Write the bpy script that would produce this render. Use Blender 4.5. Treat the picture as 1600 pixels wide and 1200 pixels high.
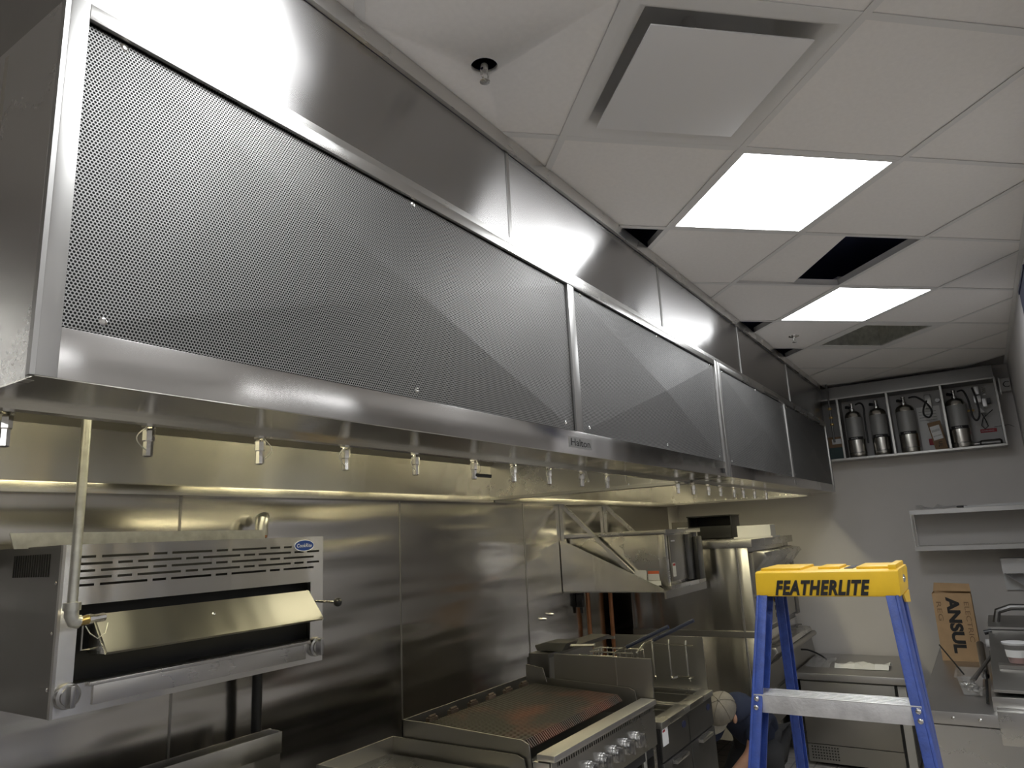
import bpy, bmesh, math, random
from mathutils import Vector, Matrix
random.seed(7)
for o in list(bpy.data.objects): bpy.data.objects.remove(o)
SC = bpy.context.scene
COL = SC.collection
CH = 1.80                      # camera height above the floor
ZC = CH + 1.215                # ceiling height
def Z(r): return CH + r        # height given relative to the eye level

# ------------------------------------------------------------------ camera
cam = bpy.data.cameras.new('camera'); camo = bpy.data.objects.new('camera', cam); COL.objects.link(camo)
F, YAW, PIT, ROL = 1099.5, 0.57239264, 0.21472157, -0.05010097
cam.sensor_fit = 'HORIZONTAL'; cam.sensor_width = 36.0; cam.lens = 36.0 * F / 1600.0
cam.clip_start = 0.02; cam.clip_end = 100
fw = Vector((math.cos(PIT)*math.cos(YAW), math.cos(PIT)*math.sin(YAW), math.sin(PIT)))
rt = fw.cross(Vector((0, 0, 1))).normalized(); up = rt.cross(fw)
c_, s_ = math.cos(ROL), math.sin(ROL)
r2 = rt*c_ + up*s_; u2 = up*c_ - rt*s_
camo.matrix_world = Matrix(((r2.x, u2.x, -fw.x, 0), (r2.y, u2.y, -fw.y, 0), (r2.z, u2.z, -fw.z, CH), (0, 0, 0, 1)))
SC.camera = camo
# ------------------------------------------------------------------ world, exposure
w = bpy.data.worlds.new('world'); SC.world = w; w.use_nodes = True
w.node_tree.nodes['Background'].inputs[0].default_value = (0.5, 0.5, 0.52, 1)
w.node_tree.nodes['Background'].inputs[1].default_value = 0.05
SC.view_settings.view_transform = 'Standard'; SC.view_settings.look = 'None'
SC.view_settings.gamma = 1.0; SC.view_settings.use_curve_mapping = False
SC.view_settings.exposure = 0.4
PANEL_STRENGTH = 11.0           # ceiling light panels
HOOD_LAMP = 21.0               # lamps inside the hood

# ------------------------------------------------------------------ materials
def newmat(name):
    m = bpy.data.materials.new(name); m.use_nodes = True
    nt = m.node_tree; return m, nt, nt.nodes['Principled BSDF']
def N(nt, t, **kw):
    n = nt.nodes.new(t)
    for k, v in kw.items(): setattr(n, k, v)
    return n
def math_(nt, op, a, b=None, c=None):
    n = N(nt, 'ShaderNodeMath', operation=op)
    for i, x in enumerate((a, b, c)):
        if x is None: continue
        if isinstance(x, (int, float)): n.inputs[i].default_value = x
        else: nt.links.new(x, n.inputs[i])
    return n.outputs[0]
def plain(name, col, rough=0.5, metal=0.0, noise=0.0, nscale=8.0, bump=0.0, bscale=60.0, spec=None):
    m, nt, p = newmat(name)
    p.inputs['Base Color'].default_value = (*col, 1); p.inputs['Roughness'].default_value = rough
    p.inputs['Metallic'].default_value = metal
    if spec is not None: p.inputs['Specular IOR Level'].default_value = spec
    geo = N(nt, 'ShaderNodeNewGeometry')
    if noise:
        n = N(nt, 'ShaderNodeTexNoise'); n.inputs['Scale'].default_value = nscale; n.inputs['Detail'].default_value = 5
        nt.links.new(geo.outputs['Position'], n.inputs['Vector'])
        mr = N(nt, 'ShaderNodeMapRange'); mr.inputs[1].default_value = 0.3; mr.inputs[2].default_value = 0.7
        mr.inputs[3].default_value = 1 - noise; mr.inputs[4].default_value = 1 + noise
        nt.links.new(n.outputs[0], mr.inputs[0])
        mx = N(nt, 'ShaderNodeMix', data_type='RGBA', blend_type='MULTIPLY'); mx.inputs[0].default_value = 1
        mx.inputs[6].default_value = (*col, 1); nt.links.new(mr.outputs[0], mx.inputs[7])
        nt.links.new(mx.outputs[2], p.inputs['Base Color'])
    if bump:
        n = N(nt, 'ShaderNodeTexNoise'); n.inputs['Scale'].default_value = bscale; n.inputs['Detail'].default_value = 4
        nt.links.new(geo.outputs['Position'], n.inputs['Vector'])
        b = N(nt, 'ShaderNodeBump'); b.inputs['Strength'].default_value = bump; b.inputs['Distance'].default_value = 0.01
        nt.links.new(n.outputs[0], b.inputs['Height']); nt.links.new(b.outputs[0], p.inputs['Normal'])
    return m
def steel(name, col=(0.56, 0.55, 0.53), rough=0.24, aniso=0.0, tangent=(0, 0, 1), grain=(1, 40, 40), wave=0.0, wscale=(0.5, 1, 3.0), smudge=0.35, perf=False):
    """brushed stainless: streaked roughness along the grain, smudges, optional sheet waviness and perforation"""
    m, nt, p = newmat(name); L = nt.links.new
    p.inputs['Metallic'].default_value = 1.0
    geo = N(nt, 'ShaderNodeNewGeometry')
    mp = N(nt, 'ShaderNodeMapping'); mp.inputs['Scale'].default_value = grain
    L(geo.outputs['Position'], mp.inputs['Vector'])
    gr = N(nt, 'ShaderNodeTexNoise'); gr.inputs['Scale'].default_value = 4; gr.inputs['Detail'].default_value = 3
    L(mp.outputs[0], gr.inputs['Vector'])
    sm = N(nt, 'ShaderNodeTexNoise'); sm.inputs['Scale'].default_value = 3.0; sm.inputs['Detail'].default_value = 3; sm.inputs['Roughness'].default_value = 0.5
    L(geo.outputs['Position'], sm.inputs['Vector'])
    r1 = math_(nt, 'MULTIPLY_ADD', gr.outputs[0], 0.02, rough - 0.01)
    sv = N(nt, 'ShaderNodeMapRange'); sv.inputs[1].default_value = 0.38; sv.inputs[2].default_value = 0.75; sv.inputs[3].default_value = 0; sv.inputs[4].default_value = smudge * 0.22
    L(sm.outputs[0], sv.inputs[0])
    r2 = math_(nt, 'ADD', r1, sv.outputs[0])
    cm = N(nt, 'ShaderNodeMix', data_type='RGBA', blend_type='MIX')
    cm.inputs[6].default_value = tuple(c*1.04 for c in col) + (1,); cm.inputs[7].default_value = tuple(c*0.8 for c in col) + (1,)
    L(math_(nt, 'MULTIPLY', sv.outputs[0], 1.6), cm.inputs[0])
    base = cm.outputs[2]
    if aniso:
        p.inputs['Anisotropic'].default_value = aniso
        cx = N(nt, 'ShaderNodeCombineXYZ')
        for i in range(3): cx.inputs[i].default_value = (tangent[i], tangent[i] + 0.05, tangent[i])[i]
        L(cx.outputs[0], p.inputs['Tangent'])
    hgt = None
    if wave:
        mw = N(nt, 'ShaderNodeMapping'); mw.inputs['Scale'].default_value = wscale
        L(geo.outputs['Position'], mw.inputs['Vector'])
        wn = N(nt, 'ShaderNodeTexNoise'); wn.inputs['Scale'].default_value = 1.6; wn.inputs['Detail'].default_value = 1.0
        L(mw.outputs[0], wn.inputs['Vector'])
        b = N(nt, 'ShaderNodeBump'); b.inputs['Strength'].default_value = 1.0; b.inputs['Distance'].default_value = wave
        L(wn.outputs[0], b.inputs['Height']); hgt = b.outputs[0]
    if perf:
        sx = N(nt, 'ShaderNodeSeparateXYZ'); L(geo.outputs['Position'], sx.inputs[0])
        P = 0.0056; Q = P * 1.7320508
        def lat(off):
            u = math_(nt, 'WRAP', math_(nt, 'ADD', sx.outputs[0], off*P), P/2, -P/2)
            v = math_(nt, 'WRAP', math_(nt, 'ADD', sx.outputs[2], off*Q), Q/2, -Q/2)
            return math_(nt, 'SQRT', math_(nt, 'ADD', math_(nt, 'MULTIPLY', u, u), math_(nt, 'MULTIPLY', v, v)))
        d = math_(nt, 'MINIMUM', lat(0.0), lat(0.5))
        h = N(nt, 'ShaderNodeMapRange'); h.inputs[1].default_value = 0.00185; h.inputs[2].default_value = 0.0022; h.inputs[3].default_value = 1; h.inputs[4].default_value = 0
        L(d, h.inputs[0])
        hm = N(nt, 'ShaderNodeMix', data_type='RGBA'); L(h.outputs[0], hm.inputs[0]); L(base, hm.inputs[6]); hm.inputs[7].default_value = (0.012, 0.012, 0.012, 1)
        base = hm.outputs[2]
        L(math_(nt, 'SUBTRACT', 1.0, h.outputs[0]), p.inputs['Metallic'])
        r2 = math_(nt, 'MAXIMUM', r2, math_(nt, 'MULTIPLY', h.outputs[0], 0.9))
        p.inputs['Specular IOR Level'].default_value = 0.1
    L(base, p.inputs['Base Color']); L(r2, p.inputs['Roughness'])
    if hgt: L(hgt, p.inputs['Normal'])
    return m
def emit(name, col, s):
    m, nt, p = newmat(name)
    p.inputs['Base Color'].default_value = (0.9, 0.9, 0.9, 1)
    p.inputs['Emission Color'].default_value = (*col, 1); p.inputs['Emission Strength'].default_value = s
    return m
def clear(name, col=(0.9, 0.9, 0.9), alpha=0.35, rough=0.1):
    m, nt, p = newmat(name); p.inputs['Base Color'].default_value = (*col, 1); p.inputs['Roughness'].default_value = rough
    p.inputs['Alpha'].default_value = alpha
    return m
M = {}
M['hood'] = steel('hood_steel', (0.60, 0.59, 0.57), 0.26, 0.6, (0, 0, 1), smudge=0.25)
M['frame'] = steel('frame_steel', (0.44, 0.432, 0.42), 0.36, smudge=0.2)
M['knob'] = plain('knob_chrome', (0.42, 0.415, 0.41), 0.24, 1.0)
M['fascia'] = steel('fascia_steel', (0.50, 0.485, 0.47), 0.15, 0.95, (0, 0, 1), grain=(40, 40, 1), wave=0.004, wscale=(3, 1, 1), smudge=0.12)
M['perf'] = steel('perforated_steel', (0.32, 0.315, 0.308), 0.52, 0.2, (0, 0, 1), smudge=0.3, perf=True)
M['closure'] = steel('closure_steel', (0.40, 0.39, 0.385), 0.26, 0.98, (0, 0, 1), grain=(40, 40, 1), wave=0.006, wscale=(2.0, 1, 2.6), smudge=0.03)
M['inner'] = steel('hood_inner_steel', (0.60, 0.58, 0.52), 0.17, 0.94, (0, 0, 1), grain=(40, 40, 1), wave=0.006, wscale=(3, 1, 1), smudge=0.15)
M['sheet'] = steel('wall_sheet_steel', (0.56, 0.54, 0.51), 0.17, 0.55, (0, 0, 1), wave=0.022, wscale=(0.55, 1, 4.0), smudge=0.18)
M['steel'] = steel('equipment_steel', (0.56, 0.55, 0.53), 0.25, smudge=0.3)
M['steel_v'] = steel('equipment_steel_vertical', (0.62, 0.61, 0.59), 0.20, 0.94, (0, 0, 1), grain=(40, 40, 1), smudge=0.2, wave=0.005, wscale=(5, 5, 0.8))
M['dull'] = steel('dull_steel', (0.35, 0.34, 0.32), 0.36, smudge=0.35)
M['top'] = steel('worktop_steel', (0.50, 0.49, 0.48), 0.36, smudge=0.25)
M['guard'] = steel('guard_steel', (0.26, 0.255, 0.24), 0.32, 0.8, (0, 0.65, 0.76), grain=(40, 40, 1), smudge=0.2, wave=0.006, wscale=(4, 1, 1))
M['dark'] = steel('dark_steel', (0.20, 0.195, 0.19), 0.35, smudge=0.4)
M['chrome'] = plain('chrome', (0.75, 0.74, 0.72), 0.12, 1.0)
M['galv'] = plain('galvanised', (0.62, 0.62, 0.58), 0.38, 1.0, noise=0.15, nscale=30)
M['alu'] = plain('aluminium', (0.80, 0.79, 0.79), 0.42, 0.75, noise=0.12, nscale=25, bump=0.1, bscale=120)
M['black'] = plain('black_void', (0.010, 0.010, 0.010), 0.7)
M['blackp'] = plain('black_plastic', (0.015, 0.015, 0.016), 0.3)
M['rubber'] = plain('black_rubber', (0.012, 0.012, 0.012), 0.55)
M['iron'] = plain('black_iron_pipe', (0.02, 0.02, 0.02), 0.5, 0.3)
M['grate'] = plain('cast_iron_grate', (0.10, 0.075, 0.06), 0.55, 0.35, noise=0.5, nscale=9)
m, nt, p = newmat('rusty_grate')
g_ = N(nt, 'ShaderNodeNewGeometry'); n_ = N(nt, 'ShaderNodeTexNoise'); n_.inputs['Scale'].default_value = 5; n_.inputs['Detail'].default_value = 5
nt.links.new(g_.outputs['Position'], n_.inputs['Vector'])
cr = N(nt, 'ShaderNodeValToRGB'); cr.color_ramp.elements[0].position = 0.45; cr.color_ramp.elements[0].color = (0.045, 0.04, 0.037, 1)
cr.color_ramp.elements[1].position = 0.70; cr.color_ramp.elements[1].color = (0.14, 0.058, 0.04, 1)
sy_ = N(nt, 'ShaderNodeSeparateXYZ'); nt.links.new(g_.outputs['Position'], sy_.inputs[0])
nt.links.new(math_(nt, 'ADD', n_.outputs[0], math_(nt, 'MULTIPLY', math_(nt, 'SUBTRACT', 1.70, sy_.outputs[1]), 0.45)), cr.inputs[0]); nt.links.new(cr.outputs[0], p.inputs['Base Color'])
p.inputs['Roughness'].default_value = 0.5; p.inputs['Metallic'].default_value = 0.35
M['rgrate'] = m
M['tile'] = plain('ceiling_tile', (0.84, 0.815, 0.795), 0.9, noise=0.02, nscale=60, bump=0.05, bscale=300)
M['grid'] = plain('ceiling_grid', (0.72, 0.71, 0.70), 0.5)
M['plenum'] = plain('plenum_paint', (0.16, 0.19, 0.36), 0.9)
M['wall'] = plain('wall_paint', (0.60, 0.575, 0.555), 0.75, noise=0.03, nscale=3, bump=0.04, bscale=200)
M['wallr'] = plain('wall_paint_light', (0.62, 0.60, 0.60), 0.7, noise=0.03, nscale=3)
M['wallb'] = plain('wall_paint_back', (0.58, 0.56, 0.54), 0.8)
M['navy'] = plain('navy_board', (0.012, 0.016, 0.05), 0.5)
M['white'] = plain('white_enamel', (0.74, 0.73, 0.73), 0.5)
M['paper'] = plain('white_paper', (0.80, 0.80, 0.79), 0.8)
M['label'] = plain('label_paper', (0.62, 0.62, 0.62), 0.7)
M['orange'] = plain('orange_label', (0.55, 0.12, 0.05), 0.6)
M['red'] = plain('red_label', (0.35, 0.03, 0.04), 0.6)
M['panelwhite'] = emit('light_panel', (0.955, 0.98, 1.0), PANEL_STRENGTH)
M['hoodlamp'] = emit('hood_lamp_glass', (1.0, 0.91, 0.60), HOOD_LAMP)
M['blue'] = plain('blue_fibreglass', (0.030, 0.066, 0.29), 0.42, noise=0.22, nscale=40, bump=0.12, bscale=160)
M['yellow'] = plain('yellow_plastic', (0.80, 0.50, 0.022), 0.45, noise=0.08, nscale=12)
M['ink'] = plain('black_ink', (0.012, 0.011, 0.011), 0.6)
M['inkw'] = plain('white_ink', (0.85, 0.86, 0.9), 0.5)
M['inkb'] = plain('blue_enamel', (0.02, 0.06, 0.28), 0.3)
M['card'] = plain('cardboard', (0.44, 0.29, 0.155), 0.85, noise=0.06, nscale=14)
M['cardd'] = plain('cardboard_brown', (0.20, 0.125, 0.07), 0.85, noise=0.08, nscale=14)
M['copper'] = plain('copper', (0.42, 0.19, 0.095), 0.35, 0.9, noise=0.15, nscale=20)
M['brass'] = plain('brass', (0.70, 0.52, 0.22), 0.3, 1.0)
M['tank'] = plain('tank_steel', (0.62, 0.60, 0.55), 0.22, 1.0)
M['tanklab'] = plain('tank_label', (0.30, 0.30, 0.29), 0.5, 0.3)
M['cabw'] = plain('cabinet_white', (0.44, 0.43, 0.42), 0.5)
M['teal'] = plain('dark_teal_card', (0.02, 0.045, 0.045), 0.6)
M['film'] = clear('plastic_film', (0.8, 0.8, 0.8), 0.25, 0.15)
M['tub'] = clear('clear_tub', (0.55, 0.54, 0.52), 0.20, 0.12)
M['pink'] = plain('pink_food', (0.42, 0.22, 0.2), 0.6)
M['skin'] = plain('skin', (0.42, 0.23, 0.15), 0.55, noise=0.06, nscale=30)
M['tee'] = plain('navy_tee', (0.014, 0.02, 0.045), 0.9, bump=0.15, bscale=40)
M['trouser'] = plain('dark_trousers', (0.02, 0.02, 0.022), 0.9)
M['capc'] = plain('khaki_cap', (0.20, 0.18, 0.145), 0.9, noise=0.12, nscale=25, bump=0.15, bscale=200)
M['capd'] = plain('cap_stitching', (0.12, 0.105, 0.085), 0.9)
M['hair'] = plain('dark_hair', (0.02, 0.016, 0.012), 0.6)
M['gasket'] = plain('handle_blue_grip', (0.01, 0.015, 0.04), 0.45)
m, nt, p = newmat('floor_tile')
tc = N(nt, 'ShaderNodeNewGeometry'); br = N(nt, 'ShaderNodeTexBrick'); br.offset = 0.0
br.inputs['Scale'].default_value = 3.3; br.inputs['Color1'].default_value = (0.46, 0.43, 0.41, 1); br.inputs['Color2'].default_value = (0.42, 0.40, 0.38, 1)
br.inputs['Mortar'].default_value = (0.25, 0.24, 0.23, 1); br.inputs['Row Height'].default_value = 0.5; br.inputs['Brick Width'].default_value = 0.5
nt.links.new(tc.outputs['Position'], br.inputs['Vector']); nt.links.new(br.outputs[0], p.inputs['Base Color']); p.inputs['Roughness'].default_value = 0.55
M['floor'] = m

# ------------------------------------------------------------------ geometry helpers
WORLD = {}
class G:
    def __init__(s): s.v = []; s.f = []
    def add(s, vs, fs):
        b = len(s.v); s.v += [Vector(x) for x in vs]; s.f += [tuple(b+i for i in f) for f in fs]; return s
    def box(s, x0, x1, y0, y1, z0, z1):
        return s.add([(x, y, z) for z in (z0, z1) for y in (y0, y1) for x in (x0, x1)],
                     [(0, 2, 3, 1), (4, 5, 7, 6), (0, 1, 5, 4), (2, 6, 7, 3), (0, 4, 6, 2), (1, 3, 7, 5)])
    def bar(s, p0, p1, w, h, upv=(0, 0, 1)):
        p0, p1 = Vector(p0), Vector(p1); d = (p1-p0).normalized(); a = d.cross(Vector(upv))
        if a.length < 1e-5: a = d.cross(Vector((1, 0, 0)))
        a.normalize(); b = a.cross(d).normalized()
        vs = [p + a*(sa*w/2) + b*(sb*h/2) for p in (p0, p1) for sb in (-1, 1) for sa in (-1, 1)]
        return s.add(vs, [(0, 1, 3, 2), (4, 6, 7, 5), (0, 4, 5, 1), (2, 3, 7, 6), (0, 2, 6, 4), (1, 5, 7, 3)])
    def cyl(s, p0, p1, r0, r1=None, n=16, caps=True):
        r1 = r0 if r1 is None else r1
        p0, p1 = Vector(p0), Vector(p1); d = (p1-p0).normalized()
        a = d.orthogonal().normalized(); b = d.cross(a)
        vs = []
        for p, r in ((p0, r0), (p1, r1)):
            for i in range(n):
                t = 2*math.pi*i/n; vs.append(p + a*(r*math.cos(t)) + b*(r*math.sin(t)))
        fs = [(i, (i+1) % n, n+(i+1) % n, n+i) for i in range(n)]
        if caps: fs += [tuple(range(n-1, -1, -1)), tuple(range(n, 2*n))]
        return s.add(vs, fs)
    def lathe(s, o, d, prof, n=20):
        o = Vector(o); d = Vector(d).normalized(); a = d.orthogonal().normalized(); b = d.cross(a)
        vs = []; fs = []
        for (r, h) in prof:
            for i in range(n):
                t = 2*math.pi*i/n; vs.append(o + d*h + a*(max(r, 1e-4)*math.cos(t)) + b*(max(r, 1e-4)*math.sin(t)))
        k = len(prof)
        for j in range(k-1):
            fs += [(j*n+i, j*n+(i+1) % n, (j+1)*n+(i+1) % n, (j+1)*n+i) for i in range(n)]
        fs += [tuple(range(n-1, -1, -1)), tuple(range((k-1)*n, k*n))]
        return s.add(vs, fs)
    def tube(s, pts, r, n=8, closed=False):
        pts = [Vector(p) for p in pts]; k = len(pts); vs = []; fs = []; prev = None
        for i, p in enumerate(pts):
            if closed: t = pts[(i+1) % k] - pts[i-1]
            else: t = pts[min(i+1, k-1)] - pts[max(i-1, 0)]
            t.normalize()
            a = t.orthogonal().normalized() if prev is None else (prev - t*prev.dot(t)).normalized()
            prev = a; b = t.cross(a)
            for j in range(n):
                q = 2*math.pi*j/n; vs.append(p + a*(r*math.cos(q)) + b*(r*math.sin(q)))
        for i in range(k if closed else k-1):
            i2 = (i+1) % k
            fs += [(i*n+j, i*n+(j+1) % n, i2*n+(j+1) % n, i2*n+j) for j in range(n)]
        if not closed: fs += [tuple(range(n-1, -1, -1)), tuple(range((k-1)*n, k*n))]
        return s.add(vs, fs)
    def prism(s, poly, d):
        poly = [Vector(p) for p in poly]; d = Vector(d); n = len(poly)
        return s.add(poly + [p+d for p in poly], [tuple(range(n-1, -1, -1)), tuple(range(n, 2*n))] + [(i, (i+1) % n, n+(i+1) % n, n+i) for i in range(n)])
    def ball(s, c, r, n=12, sc=(1, 1, 1)):
        c = Vector(c); vs = []; fs = []; m_ = n//2
        for i in range(1, m_):
            a = math.pi*i/m_
            for j in range(n):
                b = 2*math.pi*j/n; vs.append(c + Vector((r*sc[0]*math.sin(a)*math.cos(b), r*sc[1]*math.sin(a)*math.sin(b), r*sc[2]*math.cos(a))))
        t = len(vs); vs += [c+Vector((0, 0, r*sc[2])), c-Vector((0, 0, r*sc[2]))]
        for i in range(m_-2): fs += [(i*n+j, (i+1)*n+j, (i+1)*n+(j+1) % n, i*n+(j+1) % n) for j in range(n)]
        fs += [(t, j, (j+1) % n) for j in range(n)] + [(t+1, (m_-2)*n+(j+1) % n, (m_-2)*n+j) for j in range(n)]
        return s.add(vs, fs)
def mk(name, g, mat, parent=None, bevel=0.0, kind=None, sharp=35, origin=None):
    vs = g.v
    lo = Vector([min(v[i] for v in vs) for i in range(3)]); hi = Vector([max(v[i] for v in vs) for i in range(3)])
    c = Vector(origin) if origin is not None else Vector(((lo.x+hi.x)/2, (lo.y+hi.y)/2, lo.z))
    bm = bmesh.new(); bv = [bm.verts.new(v-c) for v in vs]
    for f in g.f:
        try: bm.faces.new([bv[i] for i in f])
        except ValueError: pass
    bmesh.ops.recalc_face_normals(bm, faces=bm.faces)
    if bevel:
        ed = [e for e in bm.edges if len(e.link_faces) == 2 and e.calc_face_angle(0) > 0.6]
        bmesh.ops.bevel(bm, geom=ed, offset=bevel, segments=2, profile=0.6, affect='EDGES', clamp_overlap=True)
    me = bpy.data.meshes.new(name); bm.to_mesh(me); bm.free()
    me.shade_smooth(); me.set_sharp_from_angle(angle=math.radians(sharp))
    me.materials.append(M[mat])
    o = bpy.data.objects.new(name, me); COL.objects.link(o)
    place(o, c, parent)
    if kind: o['kind'] = kind
    return o
def place(o, c, parent=None):
    WORLD[o.name] = Vector(c)
    if parent is not None:
        o.parent = parent; o.location = Vector(c) - WORLD[parent.name]
    else: o.location = c
def inst(src, name, c, parent=None, rot=None):
    o = bpy.data.objects.new(name, src.data); COL.objects.link(o); place(o, c, parent)
    if rot: o.rotation_euler = rot
    return o
def thing(name, label, cat, loc, group=None):
    o = bpy.data.objects.new(name, None); COL.objects.link(o); o.empty_display_size = 0.1
    place(o, loc); return tag(o, label, cat, group)
def tag(o, label, cat, group=None):
    o['label'] = label; o['category'] = cat
    if group: o['group'] = group
    return o
def struct(o, label=None):
    o['kind'] = 'structure'
    if label: o['label'] = label
    return o
def text(body, origin, xdir, ydir, height, mat, name='lettering', parent=None, depth=0.0006, shear=0.0, bold=0.0, width=None, space=1.0):
    cu = bpy.data.curves.new('txt', 'FONT'); cu.body = body; cu.size = 1.0; cu.shear = shear; cu.offset = bold; cu.extrude = 0.0; cu.space_character = space
    cu.align_x = 'LEFT'; cu.resolution_u = 3
    t = bpy.data.objects.new('txt', cu); COL.objects.link(t)
    dg = bpy.context.evaluated_depsgraph_get(); me = bpy.data.meshes.new_from_object(t.evaluated_get(dg))
    bpy.data.objects.remove(t)
    xs = [v.co.x for v in me.vertices]; ys = [v.co.y for v in me.vertices]
    x0, x1, y0, y1 = min(xs), max(xs), min(ys), max(ys)
    sy = height/(y1-y0); sx = sy if width is None else width/(x1-x0)
    xd, yd = Vector(xdir).normalized(), Vector(ydir).normalized(); nd = xd.cross(yd); O = Vector(origin)
    g = G(); g.v = [O + xd*((v.co.x-x0)*sx) + yd*((v.co.y-y0)*sy) + nd*depth for v in me.vertices]; g.f = [tuple(p.vertices) for p in me.polygons]
    return mk(name, g, mat, parent)

# ------------------------------------------------------------------ room shell
XA, XF = -3.0, 7.05            # behind the camera, far wall
YW, YR = 2.60, -0.36           # wall behind the cook line, right-hand wall
struct(mk('floor', G().box(XA, XF+0.15, -5, YW+0.15, -0.1, 0), 'floor'))
wl = struct(mk('wall_left', G().box(XA, XF, YW, YW+0.15, 0, ZC+0.6), 'wall'))
struct(mk('wall_far', G().box(XF, XF+0.15, -5, YW+0.15, 0, ZC+0.6), 'wall'))
struct(mk('wall_right', G().box(4.2, XF, YR-0.12, YR, 0, ZC+0.6), 'wallr'))
struct(mk('wall_right', G().box(XA, 4.2, YR-0.12, YR-0.02, 0, 1.05), 'wallr'), 'low part of the right wall under the serving opening')
struct(mk('wall_right', G().box(XA, 4.2, YR-0.12, YR-0.02, 2.45, ZC+0.6), 'wall'), 'header of the right wall above the serving opening')
struct(mk('wall_back', G().box(XA-0.15, XA, -5, YW+0.15, 0, ZC+0.6), 'wallb'))
struct(mk('wall_beyond', G().box(XA-0.15, XF+0.15, -5.15, -5, 0, ZC+0.6), 'wallb'))
struct(mk('ceiling_beyond', G().box(XA, XF, -5, YR-0.12, ZC, ZC+0.05), 'wallb'))
ceil = struct(mk('ceiling', G().box(XA, XF, YR-0.12, YW, ZC+0.30, ZC+0.35), 'plenum'), 'dark navy deck above the suspended ceiling')
# stainless sheets on the wall behind the cook line, 4 ft each
sx = [XA, -2.06, -0.84, 0.38, 1.60, 2.84, 4.06, 5.30, 6.71]
for a, b in zip(sx[:-1], sx[1:]):
    mk('steel_sheet', G().box(a+0.002, b-0.002, 2.58, YW-0.001, 0.0, Z(0.9)), 'sheet', wl)
for x in sx[2:-1]:
    mk('seam_strip', G().box(x-0.004, x+0.004, 2.577, 2.582, 0.05, Z(0.235)), 'dull', wl)

# suspended ceiling on a 45 degree grid
TG = 0.77029825; PT = 0.6096; G0, H0 = 1.3015, -0.58274
GX, GY, HX, HY = math.cos(TG), math.sin(TG), -math.sin(TG), math.cos(TG)
def gw(g, h): return (g*GX + h*HX, g*GY + h*HY)
def clip(poly, ax, val, keep_less):
    out = []
    for i in range(len(poly)):
        a, b = poly[i], poly[(i+1) % len(poly)]
        ia = (a[ax] <= val) == keep_less; ib = (b[ax] <= val) == keep_less
        if ia: out.append(a)
        if ia != ib:
            t = (val-a[ax])/(b[ax]-a[ax]); out.append((a[0]+t*(b[0]-a[0]), a[1]+t*(b[1]-a[1])))
    return out
REG = [(XA, XF, YR+0.002, 1.05), (XA, 0.425, 1.05, YW-0.02)]
def cliprect(poly, r):
    for ax, v, k in ((0, r[0], False), (0, r[1], True), (1, r[2], False), (1, r[3], True)):
        if len(poly) < 3: return []
        poly = clip(poly, ax, v, k)
    return poly
def area(p): return abs(sum(p[i][0]*p[(i+1) % len(p)][1]-p[(i+1) % len(p)][0]*p[i][1] for i in range(len(p))))/2
LIGHTS = [(1, 1), (3, 3), (-1, -1), (-3, -3)]
SPECIAL = set(LIGHTS) | {(0, 0), (4, 4)}
MISSING = {(2, 0), (4, 2), (5, 3), (5, 7)}
def cell(i, j, e=0.0):
    g0, g1 = G0+i*PT+e, G0+(i+1)*PT-e; h0, h1 = H0-j*PT-e, H0-(j+1)*PT+e
    return [gw(g0, h0), gw(g1, h0), gw(g1, h1), gw(g0, h1)]
SPR = [(1.358, 0.912)]
rnd = random.Random(3)
for i in range(-9, 12):
    for j in range(-9, 12):
        for r in REG:
            p = cliprect(cell(i, j, 0.0045), r)
            if len(p) < 3 or area(p) < 0.004: continue
            if (i, j) in SPECIAL or (i, j) in MISSING: continue
            dz = rnd.uniform(0, 0.0015)
            if (i, j) == (2, 2):
                h0 = H0-2*PT-0.0045; g0 = G0+2*PT+.0045; g1 = G0+3*PT-.004
                p = [gw(g0, h0), gw(g1, h0), gw(g1, -2.15), gw(g0, -2.03)]
                a_ = G(); zz = [ZC+0.002, ZC+0.016, ZC+0.012, ZC+0.002]
                a_.add([(q[0], q[1], z) for q, z in zip(p, zz)] + [(q[0], q[1], z+0.016) for q, z in zip(p, zz)],
                       [(3, 2, 1, 0), (4, 5, 6, 7)] + [(k, (k+1) % 4, 4+(k+1) % 4, 4+k) for k in range(4)])
                mk('ceiling_tile', a_, 'tile', ceil); continue
            hit = [s for s in SPR if area(p) > 0.05 and len(p) >= 3 and all(True for _ in p) and
                   G0+i*PT < s[0]*GX+s[1]*GY < G0+(i+1)*PT and H0-(j+1)*PT < s[0]*HX+s[1]*HY < H0-j*PT]
            g = G().prism([(q[0], q[1], ZC+dz) for q in p], (0, 0, 0.016))
            o = mk('ceiling_tile', g, 'tile', ceil)
            if hit:   # round hole cut for the sprinkler
                cut = mk('cut', G().cyl((hit[0][0], hit[0][1], ZC-0.05), (hit[0][0], hit[0][1], ZC+0.05), 0.036, n=24), 'tile')
                md = o.modifiers.new('hole', 'BOOLEAN'); md.object = cut; md.operation = 'DIFFERENCE'; md.solver = 'EXACT'
                dg = bpy.context.evaluated_depsgraph_get(); me2 = bpy.data.meshes.new_from_object(o.evaluated_get(dg))
                o.modifiers.clear(); o.data = me2; bpy.data.objects.remove(cut)
def cliplineseg(a, b, r):
    t0, t1 = 0.0, 1.0
    for ax, lo, hi in ((0, r[0], r[1]), (1, r[2], r[3])):
        d = b[ax]-a[ax]
        if abs(d) < 1e-9:
            if a[ax] < lo or a[ax] > hi: return None
            continue
        u, v = (lo-a[ax])/d, (hi-a[ax])/d
        if u > v: u, v = v, u
        t0, t1 = max(t0, u), min(t1, v)
    if t0 >= t1: return None
    f = lambda t: (a[0]+t*(b[0]-a[0]), a[1]+t*(b[1]-a[1]))
    return f(t0), f(t1)
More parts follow.
